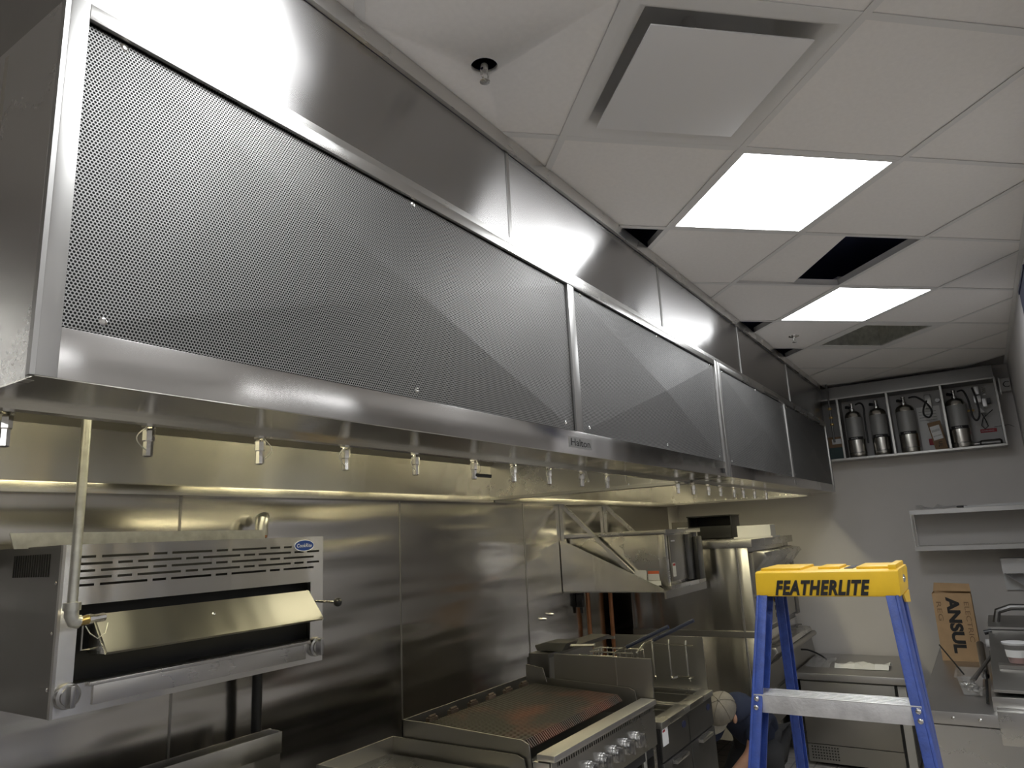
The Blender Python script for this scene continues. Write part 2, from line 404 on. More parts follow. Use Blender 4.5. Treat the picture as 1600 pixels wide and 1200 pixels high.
for k in range(-9, 13):
    for hv in (0, 1):
        a, b = (gw(G0+k*PT, -9), gw(G0+k*PT, 9)) if hv == 0 else (gw(-9, H0-k*PT), gw(9, H0-k*PT))
        for r in REG:
            q = cliplineseg(a, b, r)
            if q and (Vector(q[0])-Vector(q[1])).length > 0.05:
                zt = ZC - 0.0015 - 0.0007*hv
                g = G().bar((*q[0], zt), (*q[1], zt), 0.024, 0.002).bar((*q[0], ZC+0.017), (*q[1], ZC+0.017), 0.002, 0.035)
                mk('grid_runner', g, 'grid', ceil)
struct(mk('trim_1', G().box(XA, XF, YR, YR+0.022, ZC-0.003, ZC-0.0005).box(XA, XF, YR-0.019, YR+0.001, ZC-0.02, ZC), 'grid'), 'wall angle along the right edge of the ceiling')
struct(mk('trim_2', G().box(XF-0.024, XF, YR, YW-1.4, ZC-0.003, ZC-0.0005), 'grid'), 'wall angle along the far edge of the ceiling')

# ------------------------------------------------------------------ ceiling light panels, diffuser, grille, sprinklers
def ctr(i, j): return gw(G0+(i+0.5)*PT, H0-(j+0.5)*PT)
def gquad(i, j, e, z0, z1):
    p = cell(i, j, e); return G().prism([(q[0], q[1], z0) for q in p], (0, 0, z1-z0))
LL = ['bright square light panel nearest the camera in view', 'bright square light panel farther down the ceiling', 'square light panel above the camera', 'square light panel behind the camera']
for (i, j), lab in zip(LIGHTS, LL):
    c = ctr(i, j); t = thing('ceiling_light', lab, 'ceiling light', (c[0], c[1], ZC), 'square light panels in the ceiling')
    g = G(); po, pi_ = cell(i, j, 0.008), cell(i, j, 0.024)
    for k in range(4):
        k2 = (k+1) % 4
        g.prism([(*po[k], ZC-0.003), (*po[k2], ZC-0.003), (*pi_[k2], ZC-0.003), (*pi_[k], ZC-0.003)], (0, 0, 0.02))
    mk('frame', g, 'grid', t)
    mk('diffuser', gquad(i, j, 0.024, ZC-0.001, ZC+0.004), 'panelwhite', t)
    mk('housing', gquad(i, j, 0.02, ZC+0.018, ZC+0.06), 'white', t)
for k in range(9):       # unseen panels added beyond the serving opening as fill light
    x, y = -1.8+(k % 3)*2.6, -1.5-1.4*(k//3)
    t = thing('ceiling_light', 'square fill light panel added beyond the serving opening, %s row, %s' % (('nearest', 'middle', 'farthest')[k//3], ('left', 'centre', 'right')[k % 3]), 'ceiling light', (x, y, ZC), 'fill light panels added in the room beyond')
    mk('frame', G().box(x-.31, x+.31, y-.31, y+.31, ZC-0.012, ZC-0.003), 'grid', t); mk('diffuser', G().box(x-.29, x+.29, y-.29, y+.29, ZC-0.016, ZC-0.012), 'panelwhite', t)
# square plaque diffuser hanging in cell (0,0)
c = ctr(0, 0); t = thing('air_diffuser', 'white square plaque air diffuser with a curved recess', 'air vent', (c[0], c[1], ZC))
g = G(); rings = []
for e, z in ((0.008, ZC-0.002), (0.035, ZC-0.001), (0.065, ZC+0.02), (0.075, ZC+0.06), (0.09, ZC+0.15), (0.16, ZC+0.20)):
    rings.append([(q[0], q[1], z) for q in cell(0, 0, e)])
vs = [v for r in rings for v in r]; fs = []
for k in range(len(rings)-1):
    fs += [(k*4+a, k*4+(a+1) % 4, (k+1)*4+(a+1) % 4, (k+1)*4+a) for a in range(4)]
fs.append((20, 21, 22, 23)); g.add(vs, fs)
mk('cone', g, 'grid', t, sharp=60)
mk('plaque', gquad(0, 0, 0.083, ZC-0.016, ZC-0.011), 'white', t, bevel=0.002)
mk('stem', G().cyl((c[0], c[1], ZC-0.011), (c[0], c[1], ZC+0.198), 0.02), 'grid', t)
# bare metal return grille further back
c = ctr(4, 4); t = thing('return_vent', 'open square return vent with bare metal neck behind the far light', 'air vent', (c[0], c[1], ZC))
g = G(); po, pi_ = cell(4, 4, 0.008), cell(4, 4, 0.06)
for k in range(4):
    k2 = (k+1) % 4
    g.prism([(*po[k], ZC-0.003), (*po[k2], ZC-0.003), (*pi_[k2], ZC-0.003), (*pi_[k], ZC-0.003)], (0, 0, 0.006))
mk('frame', g, 'grid', t)
pi2 = cell(4, 4, 0.064)
for k in range(4):
    k2 = (k+1) % 4; g = G().prism([(*pi_[k], ZC+.003), (*pi_[k2], ZC+.003), (*pi2[k2], ZC+.003), (*pi2[k], ZC+.003)], (0, 0, 0.15))
    mk('neck_side', g, 'galv', t)
mk('neck_top', gquad(4, 4, 0.06, ZC+0.153, ZC+0.157), 'galv', t)
def sprinkler(x, y, z, lab, hole):
    t = thing('sprinkler', lab, 'sprinkler', (x, y, z))
    if not hole: mk('escutcheon', G().lathe((x, y, z), (0, 0, -1), [(0.034, 0), (0.033, 0.004), (0.018, 0.009)], 20), 'chrome', t)
    mk('body', G().lathe((x, y, z+0.05), (0, 0, -1), [(0.012, 0), (0.012, 0.045), (0.009, 0.06)], 12), 'chrome', t)
    g = G()
    for s in (-1, 1): g.tube([(x+s*0.008, y, z-0.006), (x+s*0.016, y, z-0.018), (x+s*0.014, y, z-0.032), (x, y, z-0.042)], 0.0028, 6)
    mk('yoke', g, 'chrome', t)
    mk('deflector', G().lathe((x, y, z-0.042), (0, 0, -1), [(0.014, 0), (0.014, 0.002), (0.004, 0.004)], 14), 'chrome', t)
sprinkler(1.358, 0.912, ZC, 'chrome sprinkler head in a rough round hole near the hood', True)
sprinkler(4.817, 0.863, ZC, 'small sprinkler head with a plate beyond the second light', False)

# ------------------------------------------------------------------ exhaust hoods
YF = 1.04; ZB, ZT = Z(0.247), Z(0.838)
def screw_mesh():
    return mk('screw', G().lathe((0, 0, 0), (0, -1, 0), [(0.0075, 0), (0.0075, 0.002), (0.005, 0.004), (0.0035, 0.0045), (0.0035, 0.003), (0.0005, 0.003)], 12), 'chrome')
SCREW = screw_mesh()
first_screw = [True]
def screw(x, y, z, parent):
    inst(SCREW, 'screw', (x, y, z), parent)
def hood(x0, x1, panels, zpan, label, lamps):
    t = thing('exhaust_hood', label, 'hood', ((x0+x1)/2, 1.8, ZB), 'stainless exhaust hoods over the cook line')
    zt = Z(0.823)
    # front frame
    mk('post', G().box(x0, panels[0][0], YF, YF+0.03, ZB, ZT+0.012), 'frame', t, bevel=0.001)
    mk('post', G().box(panels[-1][1], x1, YF, YF+0.03, ZB, ZT+0.012), 'frame', t, bevel=0.001)
    for a, b in zip(panels[:-1], panels[1:]):
        mk('mullion', G().box(a[1], b[0], YF+0.002, YF+0.03, zpan, zt), 'frame', t, bevel=0.001)
    mk('top_rail', G().box(panels[0][0], panels[-1][1], YF, YF+0.03, zt, ZT+0.012), 'hood', t, bevel=0.001)
    mk('top_ledge', G().box(x0, x1, YF+0.006, YF+0.03, ZT+0.014, Z(0.872)), 'hood', t)
    mk('plenum_back', G().box(x0, x1, YF+0.21, YF+0.225, ZB, ZT), 'inner', t)
    # fascia below the panels
    mk('fascia', G().box(panels[0][0], panels[-1][1], YF+0.001, YF+0.02, ZB, zpan-0.001), 'fascia', t, bevel=0.001)
    mk('underside', G().box(x0, x1, YF+0.001, YF+0.225, ZB-0.0015, ZB), 'inner', t)
    mk('plenum_lip', G().box(x0+0.02, x1-0.02, YF+0.2, YF+0.225, ZB-0.012, ZB-0.0015), 'inner', t)
    for a, b in panels:     # cross-broken perforated supply panels
        e = 0.003; cx, cz = (a+b)/2, (zpan+zt)/2; y = YF+0.011
        g = G().add([(a+e, y, zpan+e), (b-e, y, zpan+e), (b-e, y, zt-e), (a+e, y, zt-e), (cx, y-0.022, cz),
                     (a+e, y+0.004, zpan+e), (b-e, y+0.004, zpan+e), (b-e, y+0.004, zt-e), (a+e, y+0.004, zt-e)],
                    [(0, 1, 4), (1, 2, 4), (2, 3, 4), (3, 0, 4), (8, 7, 6, 5), (0, 5, 6, 1), (1, 6, 7, 2), (2, 7, 8, 3), (3, 8, 5, 0)])
        pn = mk('perforated_panel', g, 'perf', t, sharp=0.2)
        for xs in (a+0.06, (a+b)/2, b-0.06):
            screw(xs, y-0.001, zt-0.018, pn); screw(xs, y-0.001, zpan+0.016, pn)
        mk('panel_backing', G().box(a, b, YF+0.017, YF+0.02, zpan, zt), 'black', t)
    # ends, cavity
    yb = 2.575
    for xe, s in ((x0, 1), (x1, -1)):
        mk('end_panel', G().box(min(xe, xe+s*0.012), max(xe, xe+s*0.012), YF+0.03, yb, ZB-0.002, ZT+0.012), 'hood', t)
        mk('end_lip', G().box(min(xe, xe+s*0.035), max(xe, xe+s*0.035), YF+0.225, yb, ZB-0.018, ZB-0.002), 'frame', t)
    mk('cavity_top', G().box(x0+0.012, x1-0.012, YF+0.225, yb, ZT-0.02, ZT), 'inner', t)
    bk = Z(0.435)
    mk('back_panel', G().add([(x0+.012, 2.52, Z(0.25)), (x1-.012, 2.52, Z(0.25)), (x1-.012, 2.50, bk), (x0+.012, 2.50, bk),
                              (x0+.012, 2.55, Z(0.25)), (x1-.012, 2.55, Z(0.25)), (x1-.012, 2.53, bk), (x0+.012, 2.53, bk)],
                             [(0, 1, 2, 3), (7, 6, 5, 4), (0, 4, 5, 1), (3, 2, 6, 7), (0, 3, 7, 4), (1, 5, 6, 2)]), 'inner', t)
    mk('back_lip', G().box(x0, x1, 2.495, yb, Z(0.215), Z(0.25)), 'inner', t, bevel=0.002)
    mk('grease_trough', G().add([(x0+.012, 2.50, bk), (x1-.012, 2.50, bk), (x1-.012, 2.43, bk+0.05), (x0+.012, 2.43, bk+0.05),
                                 (x0+.012, 2.52, bk), (x1-.012, 2.52, bk), (x1-.012, 2.45, bk+0.06), (x0+.012, 2.45, bk+0.06)],
                                [(0, 1, 2, 3), (7, 6, 5, 4), (0, 4, 5, 1), (3, 2, 6, 7), (0, 3, 7, 4), (1, 5, 6, 2)]), 'frame', t)
    # filter bank leaning from trough to cavity top
    n = int((x1-x0-0.1)/0.5); wdt = (x1-x0-0.1)/n
    for k in range(n):
        a = x0+0.05+k*wdt
        g = G(); p0 = Vector((0, 2.43, bk+0.055)); p1 = Vector((0, 2.10, ZT-0.03)); d = p1-p0
        g.bar((a+wdt/2, p0.y, p0.z), (a+wdt/2, p1.y, p1.z), wdt-0.01, 0.03, (0, 0, 1))
        fl = mk('grease_filter', g, 'dull', t)
    mk('nozzle_pipe', G().cyl((x0+0.02, 1.30, Z(0.29)), (x1-0.02, 1.30, Z(0.29)), 0.011, n=10), 'galv', t)
    # lamps in the cavity
    for lx in lamps:
        lp = mk('hood_lamp', G().box(lx-0.52, lx+0.52, 1.56, 1.68, ZT-0.045, ZT-0.02), 'white', t)
        mk('lamp_glass', G().box(lx-0.5, lx+0.5, 1.575, 1.665, ZT-0.06, ZT-0.045), 'hoodlamp', lp, bevel=0.01)
    return t
h1 = hood(0.425, 3.60, [(0.453, 1.99), (2.033, 3.562)], Z(0.322), 'long stainless exhaust hood with perforated front panels, nearest the camera', (1.1, 2.9))
h2 = hood(3.612, 6.72, [(3.65, 5.125), (5.16, 6.685)], Z(0.312), 'second exhaust hood beyond the first, ending near the far wall', (4.3, 6.0))
mk('end_seam', G().box(0.421, 0.425, 1.50, 1.512, ZB, ZT+.01), 'frame', h1)
mk('upper_end_post', G().box(0.418, 0.425, YF, YF+0.012, ZB, ZT+0.012), 'frame', h1)
mk('end_closure', G().box(0.44, 0.45, YF+0.03, 2.57, ZT+0.014, ZC), 'dull', h1)
pl = mk('name_plate', G().box(1.927, 2.079, YF-0.001, YF+0.001, Z(0.267), Z(0.302)), 'frame', h1)
text('Halton', (1.936, YF-0.001, Z(0.273)), (1, 0, 0), (0, 0, 1), 0.023, 'ink', 'lettering', pl, width=0.130, bold=0.012)
mk('small_tag', G().box(3.50, 3.535, YF-0.001, YF+0.001, Z(0.262), Z(0.285)), 'ink', h1)
mk('small_tag', G().box(5.12, 5.16, YF-0.001, YF+0.001, Z(0.262), Z(0.295)), 'dull', h2)
for k in range(24):
    inst(SCREW, 'rivet', (6.715-0.013, 1.30+k*0.05, ZB-0.0), h2)
bpy.data.objects.remove(SCREW)
# hooks under the hood front
for x in (2.46, 2.83):
    mk('hanger', G().tube([(x, 1.265, ZB-0.012), (x, 1.262, ZB-0.03), (x-0.015, 1.25, ZB-0.045), (x-0.03, 1.24, ZB-0.05)], 0.004, 6), 'galv', h1)
# closure panels between hood and ceiling
cs = [0.44, 1.665, 2.885, 4.12, 5.40, 6.74]
CL = ['leftmost steel closure panel above the hood, with long streaky reflections', 'steel closure panel above the hood, second from the left', 'steel closure panel above the hood, third from the left',
      'steel closure panel above the hood, fourth from the left', 'last steel closure panel above the hood, by the far wall']
for k in range(5):
    o = mk('closure_panel', G().box(cs[k]+0.0015, cs[k+1]-0.0015, YF+0.012, YF+0.02, Z(0.873), Z(1.1585)), 'closure')
    tag(o, CL[k], 'panel', 'steel closure panels between hood and ceiling')
    if k < 4: mk('seam_strip', G().box(cs[k+1]-0.007, cs[k+1]+0.007, YF+0.009, YF+0.0115, Z(0.873), Z(1.158)), 'frame', o)
o = mk('ceiling_angle_trim', G().box(0.44, 6.74, YF+0.004, YF+0.011, Z(1.16), ZC-0.002).box(0.44, 6.74, YF-0.004, YF+0.004, Z(1.158), Z(1.163)), 'hood')
tag(o, 'long steel trim strip where the hood closure meets the ceiling', 'trim')

# ------------------------------------------------------------------ suppression nozzles under the hood
def nozzle(x, y, z, lab, side, sc=1.0, ring=True, grp='suppression nozzles along the near hood'):
    t = thing('nozzle', lab, 'nozzle', (x, y, z), grp)
    mk('pipe_stub', G().cyl((x, y, z+0.036), (x, y, z-0.002), 0.0075*sc, n=10), 'chrome', t)
    mk('coupling', G().lathe((x, y, z), (0, 0, -1), [(0.011*sc, 0), (0.0135*sc, 0.003), (0.0135*sc, 0.014), (0.009*sc, 0.016), (0.009*sc, 0.019)], 6), 'chrome', t)
    mk('body', G().lathe((x, y, z-0.019), (0, 0, -1), [(0.0118*sc, 0), (0.0118*sc, 0.020), (0.0092*sc, 0.022), (0.0098*sc, 0.049), (0.006*sc, 0.051)], 8), 'chrome', t)
    if ring:
        pts = []
        for k in range(13):
            a = math.pi/2 + math.pi*k/12*1.15
            pts.append((x + side*(-0.024*math.cos(a-math.pi*0.0)-0.006) if False else x + side*(0.006+0.020*math.sin(math.pi*k/12)), y-0.006, z-0.014-0.044*(k/12)))
        mk('cap_tether', G().tube(pts, 0.0011, 5), 'galv', t)
ords = ['first', 'second', 'third', 'fourth', 'fifth', 'sixth', 'seventh', 'eighth', 'ninth', 'tenth']
NX = [0.495, 0.734, 0.985, 1.237, 1.50, 1.775, 2.0, 2.235, 2.49, 2.72]
SD = [0, -1, 1, -1, -1, 1, -1, -1, 1, -1]
for k, x in enumerate(NX):
    nozzle(x, 1.30, Z(0.252), 'chrome spray nozzle under the near hood, %s from the left%s' % (ords[k], {0: ', no wire loop', 1: ', wire loop to its right', -1: ', wire loop to its left'}[SD[k]]), SD[k], 1.0, SD[k] != 0)
mk('nozzle_cap_lever', G().cyl((1.775, 1.295, Z(0.195)), (1.81, 1.26, Z(0.190)), 0.006, n=8), 'blackp', bpy.data.objects['nozzle.005'])
for k, x in enumerate([3.72, 3.965, 4.236, 4.471, 4.769, 4.992, 5.282, 5.613]):
    nozzle(x*0.955, 1.30, Z(0.25), 'small spray nozzle under the far hood, %s from the left' % ords[k], 1, 1.0, True, 'suppression nozzles along the far hood')
# conduit dropping to the broiler
t = thing('drop_pipe', 'vertical galvanised pipe with elbow and nozzle beside the near broiler', 'pipe', (0.95, 2.0, Z(-0.15)))
mk('riser', G().cyl((0.955, 2.0, Z(-0.14)), (0.955, 2.0, Z(0.80)), 0.0125, n=14), 'galv', t)
mk('elbow', G().tube([(0.955, 2.0, Z(-0.118)), (0.955, 2.0, Z(-0.140)), (0.962, 2.0, Z(-0.155)), (0.975, 2.0, Z(-0.158))], 0.0175, 12), 'galv', t)
mk('collar', G().cyl((0.955, 2.0, Z(-0.128)), (0.955, 2.0, Z(-0.108)), 0.021, n=14), 'galv', t)
mk('nipple', G().cyl((0.972, 2.0, Z(-0.158)), (1.0, 2.01, Z(-0.156)), 0.0125, n=12), 'brass', t)
mk('spray_head', G().lathe((1.0, 2.01, Z(-0.156)), (1, 0.25, 0.03), [(0.014, 0), (0.014, 0.012), (0.011, 0.014), (0.0115, 0.05), (0.007, 0.053)], 10), 'chrome', t)
mk('cap_tether', G().tube([(0.99, 1.995, Z(-0.17)), (1.0, 1.99, Z(-0.19)), (1.02, 1.99, Z(-0.205)), (1.045, 2.0, Z(-0.195)), (1.055, 2.01, Z(-0.17))], 0.0014, 6), 'galv', t)

# ------------------------------------------------------------------ near broiler (salamander) on the wall
def knob(x, y, z, r, parent, lever=True, axis=(0, -1, 0)):
    k = mk('knob', G().lathe((x, y, z), axis, [(r, 0), (r*1.02, 0.006), (r*0.95, 0.014), (r*0.72, 0.016), (r*0.70, 0.022), (0.3*r, 0.023)], 28), 'knob', parent)
    A = Vector(axis).normalized()
    S = A.orthogonal().normalized()
    g = G(); c = Vector((x, y, z)) + A*0.022
    g.bar(c + Vector((0, 0, -r*0.85)), c + Vector((0, 0, r*0.85)), 0.34*r*1.3, 0.034, tuple(A))
    mk('grip', g, 'knob', k, bevel=0.003)
    return k
x0, x1, yf, yb_, zb, zt = 0.967, 1.881, 2.095, 2.56, Z(-0.402), Z(0.04)
t = thing('salamander_broiler', 'wall mounted steel broiler with vent slots and open black cavity, left', 'broiler', ((x0+x1)/2, 2.33, zb))
mk('side_panel', G().box(x0, x0+0.012, yf+0.004, yb_, zb, zt), 'dark', t)
mk('side_panel', G().box(x1-0.012, x1, yf+0.004, yb_, zb, zt), 'steel', t)
mk('back_panel', G().box(x0+0.012, x1-0.012, yb_-0.012, yb_, zb, zt), 'dark', t)
mk('bottom_panel', G().box(x0+0.012, x1-0.012, yf+0.01, yb_-0.012, zb, zb+0.012), 'dark', t)
mk('top_panel', G().box(x0+0.012, x1-0.012, yf+0.16, yb_-0.012, zt-0.03, zt-0.02), 'dull', t)
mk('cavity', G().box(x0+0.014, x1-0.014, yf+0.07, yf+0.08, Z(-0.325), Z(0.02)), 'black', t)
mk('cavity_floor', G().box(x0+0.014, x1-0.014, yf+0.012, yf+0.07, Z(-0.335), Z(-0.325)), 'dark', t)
ox0, ox1, oz0, oz1 = 1.018, 1.823, Z(-0.325), Z(-0.122)
g = G()
rows = [0.006, -0.013, -0.032, -0.051, -0.070]; hs = 0.0034
edges = [zt] + [v for r in rows for v in (Z(r)+hs, Z(r)-hs)] + [oz1]
for k in range(0, len(edges), 2): g.box(x0, x1, yf, yf+0.004, edges[k+1], edges[k])
for k, r in enumerate(rows):
    off = 0.0 if k % 2 == 0 else 0.105
    xs = 1.012 - 0.21 + (0.02 - off) ; solid = x0
    segs = []
    xx = 0.86 - off
    while xx < 1.87:
        for ln in (0.136, 0.042):
            a, b = xx, xx+ln
            xx = b + 0.016
            a = max(a, 1.0); b = min(b, 1.862)
            if k == 0: b = min(b, 1.735)
            if b - a > 0.012: segs.append((a, b))
    cur = x0
    for a, b in segs:
        g.box(cur, a, yf, yf+0.004, Z(r)-hs, Z(r)+hs); cur = b
    g.box(cur, x1, yf, yf+0.004, Z(r)-hs, Z(r)+hs)
mk('slotted_front', g, 'steel_v', t)
mk('front_stile', G().box(x0, ox0, yf, yf+0.004, zb, oz1), 'steel_v', t)
mk('front_stile', G().box(ox1, x1, yf, yf+0.004, zb, oz1), 'steel_v', t)
mk('lower_front', G().box(ox0, ox1, yf, yf+0.004, zb, oz0), 'steel_v', t)
tr = mk('drip_tray', G().box(1.07, 1.80, yf-0.006, yf, Z(-0.385), Z(-0.335)).box(1.055, 1.815, yf-0.014, yf-0.001, Z(-0.335), Z(-0.325)), 'steel', t, bevel=0.0015)
mk('edge_trim', G().box(x0-0.002, x0+0.006, yf-0.002, yf+0.01, zb, zt), 'frame', t)
# swing guard in the opening
g = G(); a0, a1, b0, b1 = 1.055, 1.80, 1.06, 1.802
g.prism([(1.055, 2.085, Z(-0.150)), (1.055, 2.010, Z(-0.238)), (1.055, 2.006, Z(-0.246)), (1.055, 2.012, Z(-0.252)), (1.055, 2.024, Z(-0.248)), (1.055, 2.093, Z(-0.154))], (0.75, 0, 0))
gd = mk('rack_guard', g, 'guard', t)
for xx in (1.052, 1.803):
    mk('guard_end', G().prism([(xx, 2.095, Z(-0.150)), (xx, 2.008, Z(-0.25)), (xx, 2.10, Z(-0.25))], (0.003, 0, 0)), 'steel', gd)
mk('guard_screw', G().lathe((1.40, 2.052, Z(-0.187)), (0, -0.76, 0.65), [(0.006, 0), (0.006, 0.004), (0.003, 0.006)], 10), 'chrome', gd)
for kk, xx in enumerate((1.003, 1.846)): knob(xx, yf-0.001, Z(-0.350), 0.033, t)
rod = mk('lever', G().cyl((1.835, 2.095, Z(-0.192)), (1.845, 1.99, Z(-0.195)), 0.004, n=8), 'chrome', t)
mk('lever_ball', G().ball((1.846, 1.978, Z(-0.195)), 0.0155, 14), 'blackp', rod)
g = G().cyl((1.789, yf-0.003, Z(0.009)), (1.789, yf, Z(0.009)), 0.045, n=32)
for k, v in enumerate(g.v): g.v[k] = Vector((v.x, v.y, Z(0.009)+(v.z-Z(0.009))*0.44))
bd = mk('badge', g, 'inkb', t)
g = G().tube([(1.789+0.0445*math.cos(a), yf-0.003, Z(0.009)+0.0195*math.sin(a)) for a in [2*math.pi*k/32 for k in range(32)]], 0.0012, 5, True)
mk('badge_rim', g, 'inkw', bd)
text('CookRite', (1.755, yf-0.0032, Z(0.003)), (1, 0, 0), (0, 0, 1), 0.013, 'inkw', 'lettering', bd, width=0.068, shear=0.15)
for k in range(16):
    yy = 2.165 + k*0.0140
    mk('louvre', G().box(x0-0.0015, x0+0.0005, yy, yy+0.0055, Z(-0.043), Z(0.018)), 'black', t)
for zz in (-0.06, -0.19, -0.33):
    mk('side_screw', G().lathe((x0, yf+0.02, Z(zz)), (-1, 0, 0), [(0.005, 0), (0.005, 0.003), (0.002, 0.005)], 10), 'chrome', t)
mk('flue_riser', G().prism([(0.931, 2.30, Z(0.037)), (0.916, 2.30, Z(0.082)), (1.775, 2.30, Z(0.075)), (1.778, 2.30, Z(0.030))], (0, 0.004, 0)), 'galv', t)
mk('wall_bracket', G().box(0.70, 1.0, 2.50, 2.575, Z(-0.01), Z(0.055)), 'dark', t)
mk('inner_hook', G().tube([(1.03, 2.12, Z(-0.16)), (1.03, 2.09, Z(-0.16)), (1.03, 2.09, Z(-0.24)), (1.06, 2.09, Z(-0.24))], 0.003, 6), 'dull', t)
# gas elbow behind, and black gas pipe down the wall
t = thing('gas_pipe', 'black gas pipe with elbow rising behind the left broiler', 'pipe', (1.89, 2.48, 0.2))
mk('riser', G().cyl((1.912, 2.50, 0.2), (1.912, 2.50, Z(0.065)), 0.020, n=14), 'iron', t)
mk('elbow', G().tube([(1.912, 2.50, Z(0.06)), (1.912, 2.50, Z(0.10)), (1.917, 2.50, Z(0.122)), (1.93, 2.51, Z(0.13)), (1.94, 2.54, Z(0.125))], 0.026, 14), 'galv', t)
mk('thread', G().cyl((1.912, 2.50, Z(0.05)), (1.912, 2.50, Z(0.068)), 0.024, n=14), 'copper', t)

# ------------------------------------------------------------------ range back guard, griddle, charbroiler
t = thing('range', 'range with a tall hollow steel back guard, lower left', 'range', (1.45, 2.2, 0))
mk('back_guard', G().box(1.0, 1.90, 2.34, 2.345, 0.95, Z(-0.672)).box(1.0, 1.90, 2.395, 2.40, 0.95, Z(-0.665)).box(1.895, 1.90, 2.345, 2.395, 0.95, Z(-0.668)).box(1.0, 1.005, 2.345, 2.395, .95, Z(-.668)), 'steel_v', t)
mk('guard_face', G().box(0.998, 1.902, 2.334, 2.34, Z(-0.745), Z(-0.670)), 'steel_v', t, bevel=0.001)
mk('body', G().box(1.0, 1.90, 1.55, 2.40, 0.12, 0.92), 'steel', t, bevel=0.004)
mk('cooktop', G().box(1.0, 1.90, 1.50, 2.335, 0.92, 0.945), 'dark', t)
for a in (1.05, 1.84):
    for b in (1.62, 2.33): mk('leg', G().cyl((a, b, 0), (a, b, 0.12), 0.025), 'dull', t)
# griddle
gx0, gx1 = 1.915, 2.315
t = thing('griddle', 'flat top steel griddle between the range and the charbroiler', 'griddle', (2.1, 1.9, 0))
zs, zp = Z(-0.790), Z(-0.825)
mk('splash_back', G().box(gx0, gx1, 2.150, 2.158, zp-0.06, zs+0.022), 'dull', t)
def sidesplash(x, zback, zfront, yb, yf_, zlow, w=0.006):
    return G().prism([(x, yb, zlow), (x, yb, zback), (x, yb-0.12, zback), (x, yf_+0.05, zfront+0.012), (x, yf_+0.02, zfront), (x, yf_, zlow)], (w, 0, 0))
mk('splash_side', sidesplash(gx1-0.006, zs+0.022, Z(-0.782), 2.155, 1.50, zp-0.05), 'dull', t)
mk('splash_side', sidesplash(gx0, zs+0.022, Z(-0.782), 2.155, 1.50, zp-0.05), 'dull', t)
mk('plate', G().box(gx0+0.006, gx1-0.03, 1.60, 2.150, zp-0.03, zp), 'steel', t, bevel=0.002)
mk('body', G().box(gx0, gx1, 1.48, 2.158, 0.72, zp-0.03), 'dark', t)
mk('front_ledge', G().box(gx0, gx1-0.01, 1.44, 1.56, Z(-0.86), Z(-0.845)), 'steel', t, bevel=0.004)
lb = mk('warning_label', G().box(2.20, 2.28, 1.47, 1.53, Z(-0.8447), Z(-0.844)), 'label', t)
mk('label_stripe', G().box(2.215, 2.265, 1.505, 1.518, Z(-0.8438), Z(-0.8435)), 'red', lb)
mk('stand', G().box(gx0+0.01, gx1-0.01, 1.55, 2.1, 0.62, 0.72), 'dull', t)
for a in (gx0+0.04, gx1-0.04):
    for b in (1.6, 2.06): mk('leg', G().cyl((a, b, 0), (a, b, 0.62), 0.02), 'dull', t)
# charbroiler
cx0, cx1 = 2.325, 3.275
t = thing('charbroiler', 'steel charbroiler with rust tinted cast grates and a row of chrome knobs', 'charbroiler', (2.8, 1.75, 0))
zr = Z(-0.835)     # front rail top
zsb = Z(-0.705)
yb2, yf2 = 2.115, 1.45
mk('splash_back', G().box(cx0, cx1, yb2-0.006, yb2, Z(-0.9), zsb), 'dull', t)
mk('splash_side', sidesplash(cx0, zsb, Z(-0.735), yb2, 1.485, Z(-0.88)), 'dull', t)
mk('splash_side', sidesplash(cx1-0.006, zsb, Z(-0.735), yb2, 1.485, Z(-0.88)), 'dull', t)
mk('body', G().box(cx0, cx1, yf2+0.07, yb2, Z(-1.0), Z(-0.84)), 'black', t)
rl = Z(-0.764)
mk('front_rail', G().box(cx0+0.006, cx1, 1.402, 1.478, rl-0.024, rl), 'top', t, bevel=0.006)
# vent front with slots
g = G(); zz1, zz0 = rl-0.032, rl-0.046
g.box(cx0+0.006, cx1, 1.415, 1.42, zz1, rl-0.024).box(cx0+0.006, cx1, 1.415, 1.42, rl-0.195, zz0)
n = 46; st = (cx1-cx0-0.10)/n
for k in range(n+1):
    a = cx0+0.05+k*st
    g.box(a-st*0.28, a+st*0.28, 1.415, 1.42, zz0, zz1)
g.box(cx0+0.006, cx0+0.05, 1.415, 1.42, zz0, zz1).box(cx1-0.05, cx1, 1.415, 1.42, zz0, zz1)
mk('control_front', g, 'steel', t)
mk('front_void', G().box(cx0+0.01, cx1-0.01, 1.425, 1.43, Z(-1.0), rl-0.026), 'black', t)
for k in range(6):
    kx = 3.06 - k*0.111; knob(kx, 1.414, rl-0.122, 0.033, t)
mk('side_post', G().box(cx1-0.035, cx1, 1.422, 1.49, 0.0, rl-0.026), 'steel', t)
mk('side_post', G().box(cx0, cx0+0.035, 1.422, 1.49, 0.0, rl-0.026), 'steel', t)
for b in (2.05,):
    for a in (cx0+0.03, cx1-0.03): mk('leg', G().cyl((a, b, 0), (a, b, Z(-1.0)), 0.02), 'dull', t)
mk('drain_tube', G().cyl((3.16, 1.435, rl-0.36), (3.16, 1.435, rl-0.18), 0.012, n=10), 'galv', t)
mk('crumb_shelf', G().box(cx0+0.04, cx1-0.02, 1.36, 2.05, rl-0.36, rl-0.345), 'dull', t)
